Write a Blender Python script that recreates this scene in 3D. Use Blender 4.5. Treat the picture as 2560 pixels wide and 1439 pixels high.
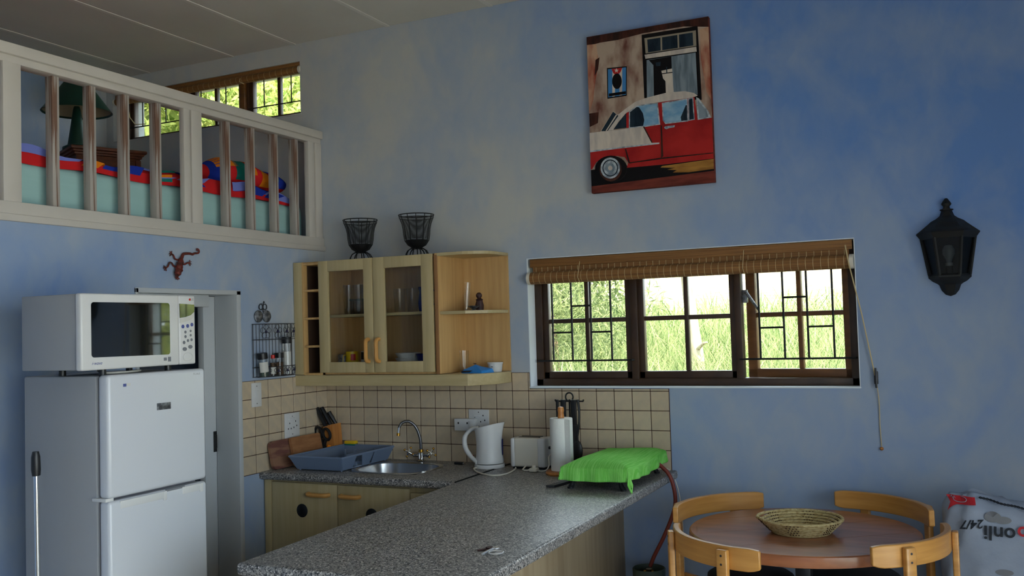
import bpy, bmesh, math, random
import numpy as np
from mathutils import Vector, Matrix
random.seed(7); rng = np.random.default_rng(7)
for _o in list(bpy.data.objects): bpy.data.objects.remove(_o)
SC = bpy.context.scene; COL = SC.collection
PI = math.pi

# ------------------------------------------------------------------ camera
cam = bpy.data.objects.new('camera', bpy.data.cameras.new('camera')); COL.objects.link(cam)
cam.data.sensor_width = 36; cam.data.lens = 32.795; cam.data.clip_end = 300; cam.data.clip_start = .05
_yaw, _pit, _rol = -.4439, .0412, -.03
_f = Vector((math.sin(_yaw)*math.cos(_pit), math.cos(_yaw)*math.cos(_pit), math.sin(_pit)))
_r = _f.cross(Vector((0, 0, 1))).normalized(); _u = _r.cross(_f)
_c, _s = math.cos(_rol), math.sin(_rol)
_R, _U = _c*_r + _s*_u, -_s*_r + _c*_u
cam.matrix_world = Matrix(((_R.x, _U.x, -_f.x, 3.4585), (_R.y, _U.y, -_f.y, -4.6243), (_R.z, _U.z, -_f.z, 1.6512), (0, 0, 0, 1)))
SC.camera = cam
# ------------------------------------------------------------------ sky, sun, daylight openings, exposure
SC.view_settings.view_transform = 'Standard'; SC.view_settings.look = 'None'
SC.view_settings.exposure = 1.1; SC.view_settings.gamma = 1; SC.view_settings.use_curve_mapping = False
SKY = 4.0
W = bpy.data.worlds.new('sky'); SC.world = W; W.use_nodes = True
_bg = W.node_tree.nodes['Background']; _bg.inputs[0].default_value = (.77, .88, 1.0, 1); _bg.inputs[1].default_value = SKY
sun = bpy.data.objects.new('sun', bpy.data.lights.new('sun', 'SUN')); COL.objects.link(sun)
sun.data.energy = 9; sun.data.angle = .01; sun.data.color = (1, .93, .78)
sun.rotation_euler = Vector((.50, -.35, .79)).to_track_quat('Z', 'Y').to_euler()
def portal(name, loc, rot, sx, sy):
    l = bpy.data.objects.new(name, bpy.data.lights.new(name, 'AREA')); COL.objects.link(l)
    l.data.shape = 'RECTANGLE'; l.data.size = sx; l.data.size_y = sy; l.location = loc; l.rotation_euler = rot
    l.data.cycles.is_portal = True
portal('daylight_main_window', (2.2, .20, 1.66), (-PI/2, 0, 0), 1.68, .7)
portal('daylight_loft_window', (-.96, .20, 3.17), (-PI/2, 0, 0), 1.6, .33)
portal('daylight_front_window', (4.4, -7.2, 1.6), (PI/2, 0, 0), 1.2, 1.2)
portal('daylight_side_door', (5.8, -4.3, 1.25), (0, PI/2, 0), 2.5, 4.4)
SC.cycles.use_denoising = True
SC.cycles.max_bounces = 8; SC.cycles.diffuse_bounces = 5; SC.cycles.transparent_max_bounces = 16
SC.cycles.caustics_reflective = False; SC.cycles.caustics_refractive = False; SC.cycles.sample_clamp_indirect = 6

# ------------------------------------------------------------------ materials
def S(r, g, b):
    return tuple((c/255/12.92 if c/255 <= .04045 else ((c/255+.055)/1.055)**2.4) for c in (r, g, b))
def mat(name, col, rough=.5, metal=0, n=None, bump=None, spec=.5, rnd=0, coat=0):
    """n = (scale xyz or float, colour2, low, high, detail): noise mixed colour; bump = (scale, strength)."""
    m = bpy.data.materials.new(name); m.use_nodes = True
    T = m.node_tree; N = T.nodes; L = T.links; b = N['Principled BSDF']
    b.inputs['Base Color'].default_value = (*col, 1); b.inputs['Roughness'].default_value = rough
    b.inputs['Metallic'].default_value = metal; b.inputs['Specular IOR Level'].default_value = spec
    b.inputs['Coat Weight'].default_value = coat; b.inputs['Coat Roughness'].default_value = .08
    tc = N.new('ShaderNodeTexCoord')
    out = None
    if n:
        sc = n[0]; mp = N.new('ShaderNodeMapping'); L.new(tc.outputs['Object'], mp.inputs[0])
        mp.inputs['Scale'].default_value = sc if isinstance(sc, tuple) else (sc, sc, sc)
        no = N.new('ShaderNodeTexNoise'); no.inputs['Scale'].default_value = 1; no.inputs['Detail'].default_value = n[4] if len(n) > 4 else 4
        L.new(mp.outputs[0], no.inputs['Vector'])
        r = N.new('ShaderNodeMapRange'); r.inputs[1].default_value = n[2]; r.inputs[2].default_value = n[3]
        L.new(no.outputs[0], r.inputs[0])
        mx = N.new('ShaderNodeMix'); mx.data_type = 'RGBA'; mx.inputs[6].default_value = (*col, 1); mx.inputs[7].default_value = (*n[1], 1)
        L.new(r.outputs[0], mx.inputs[0]); out = mx.outputs[2]
    if rnd:
        oi = N.new('ShaderNodeObjectInfo'); hs = N.new('ShaderNodeHueSaturation')
        mr = N.new('ShaderNodeMapRange'); mr.inputs[3].default_value = 1-rnd; mr.inputs[4].default_value = 1+rnd
        L.new(oi.outputs['Random'], mr.inputs[0]); L.new(mr.outputs[0], hs.inputs['Value'])
        if out: L.new(out, hs.inputs['Color'])
        else: hs.inputs['Color'].default_value = (*col, 1)
        out = hs.outputs[0]
    if out: L.new(out, b.inputs['Base Color'])
    if bump:
        no = N.new('ShaderNodeTexNoise'); mp = N.new('ShaderNodeMapping'); L.new(tc.outputs['Object'], mp.inputs[0])
        sc = bump[0]; mp.inputs['Scale'].default_value = sc if isinstance(sc, tuple) else (sc, sc, sc)
        no.inputs['Scale'].default_value = 1; no.inputs['Detail'].default_value = 4
        L.new(mp.outputs[0], no.inputs['Vector']); bp = N.new('ShaderNodeBump'); bp.inputs['Strength'].default_value = bump[1]
        bp.inputs['Distance'].default_value = .01
        L.new(no.outputs[0], bp.inputs['Height']); L.new(bp.outputs[0], b.inputs['Normal'])
    return m
def glassmat(name, tint=(1, 1, 1), refl=.05, rough=0.0, k=.6):
    m = bpy.data.materials.new(name); m.use_nodes = True; T = m.node_tree; N = T.nodes; L = T.links
    N.remove(N['Principled BSDF']); tr = N.new('ShaderNodeBsdfTransparent'); tr.inputs[0].default_value = (*tint, 1)
    gl = N.new('ShaderNodeBsdfGlossy'); gl.inputs['Roughness'].default_value = rough
    lw = N.new('ShaderNodeLayerWeight'); lw.inputs[0].default_value = .25
    ad = N.new('ShaderNodeMath'); ad.operation = 'MULTIPLY_ADD'; ad.inputs[1].default_value = k; ad.inputs[2].default_value = refl
    L.new(lw.outputs['Fresnel'], ad.inputs[0]); mx = N.new('ShaderNodeMixShader')
    L.new(ad.outputs[0], mx.inputs[0]); L.new(tr.outputs[0], mx.inputs[1]); L.new(gl.outputs[0], mx.inputs[2])
    L.new(mx.outputs[0], N['Material Output'].inputs[0]); return m
def wallpaint(name):
    """lime-washed blue paint: greyed pale blue brushed over with a stronger blue, more of it towards the right-hand end of the room."""
    m = bpy.data.materials.new(name); m.use_nodes = True; T = m.node_tree; N = T.nodes; L = T.links; b = N['Principled BSDF']
    b.inputs['Roughness'].default_value = .9; b.inputs['Specular IOR Level'].default_value = .2
    tc = N.new('ShaderNodeTexCoord')
    def noise(sc, det, dist=0, rot=(0, 0, 0)):
        mp = N.new('ShaderNodeMapping'); mp.inputs['Scale'].default_value = sc; mp.inputs['Rotation'].default_value = rot
        L.new(tc.outputs['Object'], mp.inputs[0])
        no = N.new('ShaderNodeTexNoise'); no.inputs['Scale'].default_value = 1; no.inputs['Detail'].default_value = det; no.inputs['Distortion'].default_value = dist
        L.new(mp.outputs[0], no.inputs['Vector']); return no.outputs[0]
    def mr(i, a, c, d, e):
        r = N.new('ShaderNodeMapRange'); L.new(i, r.inputs[0])
        for k, v in zip((1, 2, 3, 4), (a, c, d, e)): r.inputs[k].default_value = v
        return r.outputs[0]
    def math_(op, a, c):
        r = N.new('ShaderNodeMath'); r.operation = op
        for k, v in ((0, a), (1, c)):
            if isinstance(v, float): r.inputs[k].default_value = v
            else: L.new(v, r.inputs[k])
        return r.outputs[0]
    big = noise((.8, .8, .8), 2, .5); mid = noise((2.6, 2.6, 2.0), 5, 1.0, (.3, .5, .2)); fine = noise((14, 14, 9), 6, .5, (.4, .2, .6))
    sx = N.new('ShaderNodeSeparateXYZ'); L.new(tc.outputs['Object'], sx.inputs[0])
    side = mr(sx.outputs[0], 1.1, 3.0, -.10, .34)
    left = mr(sx.outputs[1], -.05, -.5, 0, .15)
    f = math_('ADD', math_('MULTIPLY', big, .55), math_('MULTIPLY', mid, .42)); f = math_('ADD', f, math_('MULTIPLY', fine, .16))
    side = math_('MULTIPLY', side, mr(sx.outputs[2], 1.0, 2.3, .30, 1.0))
    f = math_('ADD', math_('ADD', f, side), left)
    k = mr(f, .40, .95, 0, 1)
    cr = N.new('ShaderNodeValToRGB'); e = cr.color_ramp.elements
    e[0].position = 0; e[0].color = (*S(190, 191, 189), 1); e[1].position = 1; e[1].color = (*S(104, 142, 204), 1)
    q = e.new(.45); q.color = (*S(156, 172, 196), 1)
    L.new(k, cr.inputs[0]); L.new(cr.outputs[0], b.inputs['Base Color'])
    bp = N.new('ShaderNodeBump'); bp.inputs['Strength'].default_value = .25; bp.inputs['Distance'].default_value = .01
    L.new(mid, bp.inputs['Height']); L.new(bp.outputs[0], b.inputs['Normal']); return m
def graniteboard(name):
    m = bpy.data.materials.new(name); m.use_nodes = True; T = m.node_tree; N = T.nodes; L = T.links; b = N['Principled BSDF']
    b.inputs['Roughness'].default_value = .42; b.inputs['Specular IOR Level'].default_value = .5
    tc = N.new('ShaderNodeTexCoord'); v = N.new('ShaderNodeTexVoronoi'); v.inputs['Scale'].default_value = 230
    L.new(tc.outputs['Object'], v.inputs['Vector'])
    cr = N.new('ShaderNodeValToRGB'); cr.color_ramp.interpolation = 'CONSTANT'; e = cr.color_ramp.elements
    e[0].position = 0; e[0].color = (*S(62, 63, 66), 1); e[1].position = .25; e[1].color = (*S(116, 116, 116), 1)
    for p, c in ((.5, (138, 136, 135)), (.72, (162, 158, 154)), (.92, (204, 201, 198))):
        q = e.new(p); q.color = (*S(*c), 1)
    sp = N.new('ShaderNodeSeparateColor'); L.new(v.outputs['Color'], sp.inputs[0])
    L.new(sp.outputs[0], cr.inputs[0]); L.new(cr.outputs[0], b.inputs['Base Color']); return m
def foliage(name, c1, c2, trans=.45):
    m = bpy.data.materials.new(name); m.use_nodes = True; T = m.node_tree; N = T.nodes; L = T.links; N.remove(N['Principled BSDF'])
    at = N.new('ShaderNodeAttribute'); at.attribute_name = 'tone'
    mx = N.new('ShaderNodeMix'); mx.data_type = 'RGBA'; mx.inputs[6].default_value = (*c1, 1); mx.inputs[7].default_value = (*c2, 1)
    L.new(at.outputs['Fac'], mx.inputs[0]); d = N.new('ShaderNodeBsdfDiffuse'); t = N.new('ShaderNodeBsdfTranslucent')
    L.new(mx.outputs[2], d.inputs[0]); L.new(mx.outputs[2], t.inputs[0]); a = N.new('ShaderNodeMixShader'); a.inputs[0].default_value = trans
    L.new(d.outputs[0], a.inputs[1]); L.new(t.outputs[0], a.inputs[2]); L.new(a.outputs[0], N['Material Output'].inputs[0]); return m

M = {}
M['wall'] = wallpaint('blue_limewash')
M['ceil'] = mat('ceiling_board', S(216, 213, 206), .9, n=(1.5, S(206, 203, 195), .3, .7), spec=.2)
M['doorwhite'] = mat('door_paint', S(190, 194, 198), .5)
M['strip'] = mat('cover_strip_paint', S(222, 219, 212), .85)
M['white'] = mat('white_gloss_paint', S(204, 198, 190), .45, n=(3, S(196, 190, 182), .35, .7))
M['litreveal'] = mat('lit_reveal_paint', S(226, 233, 240), .7)  # pale paint with the light on the reveal put into its colour
M['worn'] = mat('worn_white_wood', S(172, 165, 158), .7, n=((70, 70, 2.4), S(118, 88, 72), .52, .62))
M['greyboard'] = mat('grey_board', S(128, 126, 132), .7)
M['tile'] = mat('beige_tile', S(206, 186, 156), .32, n=(18, S(188, 172, 150), .3, .7), bump=(40, .08), rnd=.06)
M['grout'] = mat('brown_grout', S(76, 52, 42), .9)
M['beech'] = mat('pale_beech', S(190, 173, 132), .45, n=((5, 60, 60), S(180, 162, 120), .35, .7))
M['beechp'] = mat('grey_beech_panel', S(176, 158, 128), .5, n=((30, 30, 2), S(160, 140, 110), .35, .7))
M['beechv'] = mat('pale_beech_upright', S(190, 173, 132), .45, n=((50, 50, 3), S(180, 162, 120), .35, .7))
M['beechin'] = mat('cabinet_carcass', S(206, 168, 112), .55, n=((50, 50, 3), S(192, 152, 98), .35, .7))
M['rackshade'] = mat('shaded_rack_inside', S(74, 54, 40), .7)
M['redbeech'] = mat('reddish_edging', S(150, 108, 70), .5)
M['oak'] = mat('orange_wood', S(196, 130, 66), .4, n=((40, 8, 40), S(168, 104, 50), .4, .7))
M['pullwood'] = mat('handle_wood', S(206, 152, 84), .4)
M['oakv'] = mat('wood_upright', S(196, 130, 66), .45, n=((50, 50, 5), S(170, 106, 52), .4, .7))
M['counter'] = graniteboard('granite_laminate')
M['steel'] = mat('stainless', S(190, 190, 190), .24, 1)
M['chrome'] = mat('chrome', S(215, 215, 215), .1, 1)
M['spout'] = mat('grey_spout', S(112, 112, 114), .3, .8)
M['brass'] = mat('brass', S(212, 160, 70), .25, 1)
M['black'] = mat('black_plastic', S(24, 24, 26), .4)
M['iron'] = mat('black_iron', S(26, 27, 28), .6, .3)
M['rubber'] = mat('black_rubber', S(18, 18, 19), .8)
M['dark'] = mat('dark_void', S(22, 22, 24), .8)
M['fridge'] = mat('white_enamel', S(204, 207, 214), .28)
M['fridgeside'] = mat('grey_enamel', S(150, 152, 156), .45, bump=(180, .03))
M['plast'] = mat('white_plastic', S(212, 212, 212), .35)
M['cream'] = mat('cream_plastic', S(218, 212, 198), .4)
M['mwglass'] = mat('microwave_window', S(12, 14, 14), .03, spec=1.0, coat=1)
M['sash'] = mat('dark_stained_wood', S(66, 44, 26), .45, n=((8, 8, 8), S(48, 30, 18), .35, .7))
M['sashlt'] = mat('mid_stained_wood', S(120, 78, 38), .45, n=((4, 30, 30), S(92, 58, 28), .35, .7))
M['bamboo'] = mat('bamboo', S(150, 104, 54), .6, n=((2, 60, 160), S(112, 74, 36), .35, .7), bump=((2, 60, 300), .4))
M['thread'] = mat('pale_thread', S(206, 186, 140), .8)
M['pane'] = glassmat('window_glass', (.96, .98, .96), .03)
M['glass'] = glassmat('drinking_glass', (.98, .985, .985), .03, k=.22)
M['cabglass'] = glassmat('cabinet_glass', (.92, .93, .92), .02, k=.35)
M['lampglass'] = glassmat('smoked_glass', (.24, .26, .27), .01, .25)
M['green'] = mat('green_towel', S(138, 214, 108), .95, bump=((260, 40, 40), .35), n=((200, 6, 6), S(112, 198, 82), .4, .6), spec=.1)
M['paper'] = mat('kitchen_paper', S(236, 236, 232), .95, bump=(220, .25), spec=.1)
M['rackblue'] = mat('slate_blue_plastic', S(112, 128, 154), .34)
M['hose'] = mat('orange_brown_hose', S(116, 42, 30), .5)
M['bottlegreen'] = mat('green_gas_bottle', S(60, 74, 66), .5)
M['table'] = mat('red_brown_table', S(162, 100, 64), .30, n=((3, 26, 26), S(126, 74, 46), .35, .7), coat=.3)
M['chair'] = mat('beech_chair', S(206, 150, 78), .4, n=((4, 4, 50), S(186, 130, 62), .35, .7), coat=.2)
M['seatblack'] = mat('black_seat', S(24, 25, 28), .8)
M['basket'] = mat('basket_straw', S(198, 180, 130), .8, n=((70, 70, 160), S(166, 142, 92), .45, .62), bump=((120, 120, 260), .5))
M['stitch'] = mat('dark_straw', S(74, 48, 26), .9)
M['mint'] = mat('mint_sheet', S(166, 204, 204), .9, n=((3, 3, 40), S(162, 200, 200), .3, .7), bump=((4, 4, 60), .06), spec=.1)
M['red'] = mat('red_cloth', S(206, 40, 44), .9, spec=.1)
M['royal'] = mat('blue_cloth', S(34, 56, 160), .9, spec=.1)
M['lilac'] = mat('lilac_cloth', S(120, 132, 208), .9, spec=.1)
M['orange'] = mat('orange_cloth', S(230, 130, 30), .9, spec=.1)
M['teal'] = mat('teal_cloth', S(30, 120, 110), .9, spec=.1)
M['pine'] = mat('red_brown_chest', S(116, 62, 32), .5, n=((30, 4, 30), S(90, 46, 24), .35, .7))
M['lampgreen'] = mat('dark_green_lamp', S(14, 62, 48), .45)
M['shadein'] = mat('shade_lining', S(170, 158, 128), .8)
M['lizard'] = mat('rust_red_metal', S(120, 44, 32), .55, .2, n=(60, S(70, 38, 30), .4, .65))
M['wire'] = mat('dark_wire', S(70, 70, 74), .5, .6)
M['pewter'] = mat('pewter', S(150, 152, 156), .45, .7, n=(60, S(96, 98, 104), .4, .6))
M['bead'] = mat('violet_bead', S(30, 24, 60), .3)
M['yellow'] = mat('yellow_glaze', S(226, 186, 30), .3)
M['redglaze'] = mat('red_glaze', S(190, 34, 28), .4)
M['blueglass'] = mat('blue_glass', S(24, 40, 120), .2)
M['skyblue'] = mat('bright_blue_wrap', S(30, 130, 210), .4)
M['navy'] = mat('navy_wrap', S(22, 30, 52), .5)
M['wine'] = mat('dark_figure', S(58, 34, 34), .6)
M['spice'] = mat('ground_spice', S(96, 70, 44), .9, n=(90, S(60, 44, 30), .4, .6))
M['label'] = mat('paper_label', S(206, 204, 198), .8)
M['board1'] = mat('striped_board', S(142, 104, 82), .6, n=((4, 4, 26), S(112, 70, 62), .45, .55))
M['board2'] = mat('warm_board', S(166, 116, 76), .6, n=((4, 8, 40), S(146, 98, 62), .4, .6))
M['sack'] = mat('white_sack', S(158, 168, 186), .75, n=(5, S(136, 148, 168), .35, .7), bump=(16, .5))
M['sackink'] = mat('sack_black_ink', S(28, 34, 44), .8)
M['sackred'] = mat('sack_red_ink', S(190, 26, 40), .7)
M['greyink'] = mat('grey_print', S(120, 122, 128), .7)
M['blueink'] = mat('blue_print', S(80, 90, 150), .6)
M['ground'] = mat('bank_earth', S(176, 156, 126), 1, n=(2, S(120, 118, 74), .4, .6), spec=.1)
M['yard'] = mat('yard_paving', S(214, 206, 194), 1, n=(1, S(180, 172, 160), .4, .6), spec=.1)
M['floor'] = mat('floor_tile', S(216, 200, 178), .4, n=(3, S(202, 184, 160), .35, .7))
M['grass'] = foliage('grass_blades', S(56, 88, 36), S(196, 200, 144), .42)
M['leaf'] = foliage('tree_leaves', S(108, 130, 62), S(232, 234, 150), .6)
M['darkleaf'] = foliage('shrub_leaves', S(70, 88, 48), S(176, 182, 128), .5)
M['bark'] = mat('pale_bark', S(168, 156, 132), .9, n=((14, 14, 3), S(128, 116, 96), .4, .65), bump=((20, 20, 6), .4))
M['brownbark'] = mat('brown_bark', S(120, 102, 80), .9, n=((14, 14, 3), S(84, 70, 54), .4, .65))
M['plaster'] = mat('outer_plaster', S(226, 220, 206), .9)
M['keymetal'] = mat('key_metal', S(236, 236, 238), .3, .7)
M['bulb'] = mat('bulb_glass', S(190, 200, 205), .1)

# ------------------------------------------------------------------ mesh helpers
class MB:
    def __init__(s): s.v = []; s.f = []; s.m = []; s.k = 0
    def mi(s, k): s.k = k; return s
    def add(s, v, f):
        o = len(s.v); s.v += [tuple(p) for p in v]; s.f += [tuple(i+o for i in q) for q in f]; s.m += [s.k]*len(f); return s
    def box(s, x0, x1, y0, y1, z0, z1, b=0, seg=2):
        if b <= 0:
            v = [(x, y, z) for x in (x0, x1) for y in (y0, y1) for z in (z0, z1)]
            return s.add(v, [(0, 1, 3, 2), (4, 6, 7, 5), (0, 4, 5, 1), (2, 3, 7, 6), (0, 2, 6, 4), (1, 5, 7, 3)])
        bm = bmesh.new(); bmesh.ops.create_cube(bm, size=1)
        bmesh.ops.scale(bm, vec=(x1-x0, y1-y0, z1-z0), verts=bm.verts)
        bmesh.ops.translate(bm, vec=((x0+x1)/2, (y0+y1)/2, (z0+z1)/2), verts=bm.verts)
        bmesh.ops.bevel(bm, geom=bm.edges[:], offset=b, segments=seg, affect='EDGES', profile=.5)
        bm.verts.index_update(); s.add([v.co for v in bm.verts], [[v.index for v in f.verts] for f in bm.faces]); bm.free(); return s
    def lathe(s, prof, c=(0, 0, 0), n=24, a0=0, a1=2*PI, sx=1, sy=1, axis='z'):
        full = abs(a1-a0-2*PI) < 1e-6; k = n if full else n+1; V = []; F = []
        for r, z in prof:
            for i in range(k):
                a = a0+(a1-a0)*i/n; p = (r*math.cos(a)*sx, r*math.sin(a)*sy, z)
                if axis == 'x': p = (p[2], p[0], p[1])
                if axis == 'y': p = (p[0], p[2], p[1])
                V.append((p[0]+c[0], p[1]+c[1], p[2]+c[2]))
        for j in range(len(prof)-1):
            for i in range(n):
                a, b2 = j*k+i, j*k+(i+1) % k
                F.append((a, b2, b2+k, a+k))
        return s.add(V, F)
    def tube(s, pts, r, n=8, closed=False, cap=True):
        P = [Vector(p) for p in pts]; m = len(P); V = []; F = []; up = None
        for i, p in enumerate(P):
            if closed: t = P[(i+1) % m]-P[i-1]
            else: t = P[min(i+1, m-1)]-P[max(i-1, 0)]
            if t.length < 1e-9: t = Vector((0, 0, 1))
            t.normalize()
            if up is None: up = Vector((0, 0, 1)) if abs(t.z) < .9 else Vector((1, 0, 0))
            a = t.cross(up)
            if a.length < 1e-6: a = t.cross(Vector((1, 0, 0)))
            a.normalize(); b = a.cross(t); up = b
            rr = r[i] if isinstance(r, (list, tuple)) else r
            for k in range(n):
                q = 2*PI*k/n; V.append(p+rr*(math.cos(q)*a+math.sin(q)*b))
        for i in range(m if closed else m-1):
            for k in range(n):
                j = (i+1) % m; F.append((i*n+k, i*n+(k+1) % n, j*n+(k+1) % n, j*n+k))
        if cap and not closed: F += [tuple(range(n-1, -1, -1)), tuple(range((m-1)*n, m*n))]
        return s.add(V, F)
    def prism(s, poly, a, b, plane='xy'):
        def P(u, v, w):
            return {'xy': (u, v, w), 'xz': (u, w, v), 'yz': (w, u, v)}[plane]
        n = len(poly); V = [P(u, v, a) for u, v in poly]+[P(u, v, b) for u, v in poly]
        return s.add(V, [tuple(range(n)), tuple(range(2*n-1, n-1, -1))]+[(i, (i+1) % n, (i+1) % n+n, i+n) for i in range(n)])
    def sphere(s, c, r, n=12, sx=1, sy=1, sz=1):
        pr = [(max(1e-5, r*math.sin(PI*i/n)), -r*math.cos(PI*i/n)*sz) for i in range(n+1)]
        return s.lathe(pr, c, n*2, sx=sx, sy=sy)
    def cyl(s, c, r, h, n=20, axis='z', r2=None):
        r2 = r if r2 is None else r2
        return s.lathe([(1e-5, 0), (r, 0), (r2, h), (1e-5, h)], c, n, axis=axis)
    def grid(s, fn, nu, nv):
        V = [fn(i/nu, j/nv) for i in range(nu+1) for j in range(nv+1)]
        return s.add(V, [(i*(nv+1)+j, (i+1)*(nv+1)+j, (i+1)*(nv+1)+j+1, i*(nv+1)+j+1) for i in range(nu) for j in range(nv)])
    def xf(s, mtx, start=0):
        for i in range(start, len(s.v)): s.v[i] = tuple(mtx @ Vector(s.v[i]))
        return s
    def n(s): return len(s.v)

def rootloc(o):
    while o.parent: o = o.parent
    return o.location
def obj(name, mb, mats, parent=None, smooth=True, local=False, keep=False, ang=38):
    """link one mesh object; vertices are given in world coordinates unless local."""
    me = bpy.data.meshes.new(name); mats = mats if isinstance(mats, (list, tuple)) else [mats]
    v = mb.v; loc = Vector((0, 0, 0))
    if parent is not None:
        if not local:
            l = rootloc(parent); v = [(p[0]-l.x, p[1]-l.y, p[2]-l.z) for p in v]
    elif not keep and not local:
        a = np.array(v); loc = Vector(((a[:, 0].min()+a[:, 0].max())/2, (a[:, 1].min()+a[:, 1].max())/2, a[:, 2].min()))
        v = [(p[0]-loc.x, p[1]-loc.y, p[2]-loc.z) for p in v]
    me.from_pydata(v, [], mb.f)
    for q in mats: me.materials.append(M[q] if isinstance(q, str) else q)
    if len(mats) > 1: me.polygons.foreach_set('material_index', mb.m)
    bm = bmesh.new(); bm.from_mesh(me); bmesh.ops.recalc_face_normals(bm, faces=bm.faces); bm.to_mesh(me); bm.free()
    if smooth:
        me.polygons.foreach_set('use_smooth', [True]*len(me.polygons)); me.set_sharp_from_angle(angle=math.radians(ang))
    me.update(); o = bpy.data.objects.new(name, me); COL.objects.link(o)
    if parent is not None: o.parent = parent
    else: o.location = loc
    return o
def tag(o, label, cat, group=None):
    o['label'] = label; o['category'] = cat
    if group: o['group'] = group
    return o
def thing(name, label, cat, loc=(0, 0, 0), rz=0, group=None):
    o = bpy.data.objects.new(name, None); COL.objects.link(o); o.location = loc; o.rotation_euler = (0, 0, rz); o.empty_display_size = .05
    return tag(o, label, cat, group)
def struct(name, mb, mats, **k):
    o = obj(name, mb, mats, keep=True, **k); o['kind'] = 'structure'; return o
def dup(root, loc, rz, label, group=None):
    r = root.copy(); COL.objects.link(r); r.location = loc; r.rotation_euler = (0, 0, rz); r['label'] = label
    if group: r['group'] = group
    for ch in list(root.children):
        c = ch.copy(); COL.objects.link(c); c.parent = r
        for g in list(ch.children):
            d = g.copy(); COL.objects.link(d); d.parent = c
    return r
def share(name, src, parent, loc):
    o = bpy.data.objects.new(name, src.data); COL.objects.link(o); o.parent = parent; o.location = loc; return o
FX = Matrix(((0, 0, 1), (1, 0, 0), (0, 1, 0)))      # text facing +x
FY = Matrix(((1, 0, 0), (0, 0, -1), (0, 1, 0)))     # text facing -y
def textmesh(s, size, align='CENTER', shear=0, off=0):
    c = bpy.data.curves.new('t', 'FONT'); c.body = s; c.size = size; c.align_x = align; c.align_y = 'CENTER'; c.shear = shear; c.offset = off; c.resolution_u = 4
    t = bpy.data.objects.new('t', c); COL.objects.link(t); dg = bpy.context.evaluated_depsgraph_get(); me = bpy.data.meshes.new_from_object(t.evaluated_get(dg))
    V = [tuple(v.co) for v in me.vertices]; F = [tuple(p.vertices) for p in me.polygons]; bpy.data.objects.remove(t); return V, F
def text(name, s, m, parent, loc, R, size, ext=0, align='CENTER', shear=0, off=0):
    V, F = textmesh(s, size, align, shear, off); L = Vector(loc); return obj(name, MB().add([tuple(L+R @ Vector(v)) for v in V], F), m, parent, smooth=False)
def arc(c, r, a0, a1, n, plane='yz', fixed=0):
    o = []
    for i in range(n+1):
        a = a0+(a1-a0)*i/n; u, v = c[0]+r*math.cos(a), c[1]+r*math.sin(a)
        o.append({'yz': (fixed, u, v), 'xz': (u, fixed, v), 'xy': (u, v, fixed)}[plane])
    return o
def smoothpts(pts, sub=6):
    P = [Vector(p) for p in pts]; out = []
    for i in range(len(P)-1):
        a, b, c, d = P[max(i-1, 0)], P[i], P[i+1], P[min(i+2, len(P)-1)]
        for k in range(sub):
            t = k/sub; out.append(.5*((2*b)+(-a+c)*t+(2*a-5*b+4*c-d)*t*t+(-a+3*b-3*c+d)*t**3))
    out.append(P[-1]); return out

# ================================================================== STRUCTURE
def holed(mb, ax, a, b, u0, u1, w0, w1, holes):
    """a wall slab between a..b on axis ax, spanning u (the other horizontal axis) and z, with rectangular holes"""
    us = sorted({u0, u1, *[h[0] for h in holes], *[h[1] for h in holes]}); ws = sorted({w0, w1, *[h[2] for h in holes], *[h[3] for h in holes]})
    for i in range(len(us)-1):
        for j in range(len(ws)-1):
            cu, cw = (us[i]+us[i+1])/2, (ws[j]+ws[j+1])/2
            if any(h[0] < cu < h[1] and h[2] < cw < h[3] for h in holes): continue
            if ax == 'y': mb.box(us[i], us[i+1], a, b, ws[j], ws[j+1])
            else: mb.box(a, b, us[i], us[i+1], ws[j], ws[j+1])
    return mb
W1 = (1.352, 3.04, 1.318, 2.018); W2 = (-1.771, -.15, 3.005, 3.34)
CT = .904            # counter top height
wall_back = struct('wall_back', holed(MB(), 'y', 0, .28, -2.03, 5.8, -.1, 3.6, [W1, W2]), 'wall', smooth=False)
wall_left = struct('wall_left', holed(MB(), 'x', -.14, 0, -7, 0, -.1, 2.14, [(-1.44, -.774, -.1, 1.863)]).box(-.14, 0, -7, -3.6, 2.14, 3.6), 'wall', smooth=False)
struct('wall_loft', MB().box(-2.03, -1.83, -3.7, 0, -.1, 3.6), 'wall', smooth=False)
struct('wall_loft_end', MB().box(-1.83, -.14, -3.7, -3.6, -.1, 3.6), 'wall', smooth=False)
struct('wall_front', holed(MB(), 'y', -7.2, -7, -.14, 5.8, -.1, 3.6, [(3.8, 5.0, 1.0, 2.2)]), 'wall', smooth=False)
struct('wall_right', holed(MB(), 'x', 5.6, 5.8, -7, 0, -.1, 3.6, [(-6.5, -2.1, 0, 2.5)]), 'wall', smooth=False)
struct('floor', MB().box(-2.03, 5.8, -7.2, 0, -.1, 0), 'floor', smooth=False)
struct('loft_floor', MB().box(-1.83, -.05, -3.6, 0, 2.14, 2.2), 'white', smooth=False)
ceiling = struct('ceiling', MB().box(-2.03, 5.8, -7.2, .28, 3.458, 3.6), 'ceil', smooth=False)
seams = [-1.83, -1.42, -.69, -.19, .50, 1.18, 1.86, 2.54, 3.22, 3.9, 4.58, 5.26, 5.6]
for i in range(len(seams)-1):
    obj('ceiling_panel', MB().box(seams[i]+.006, seams[i+1]-.006, -7, -.001, 3.445, 3.459, .003, 1), 'ceil', ceiling)
    if i: obj('cover_strip', MB().box(seams[i]-.014, seams[i]+.014, -7, -.001, 3.441, 3.447, .002, 1), 'strip', ceiling)
struct('roof', MB().box(-2.6, 7.3, -7.8, .75, 3.6, 3.7), 'plaster', smooth=False)  # right eave, out of view, stretched to keep sun off the floor inside
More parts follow.
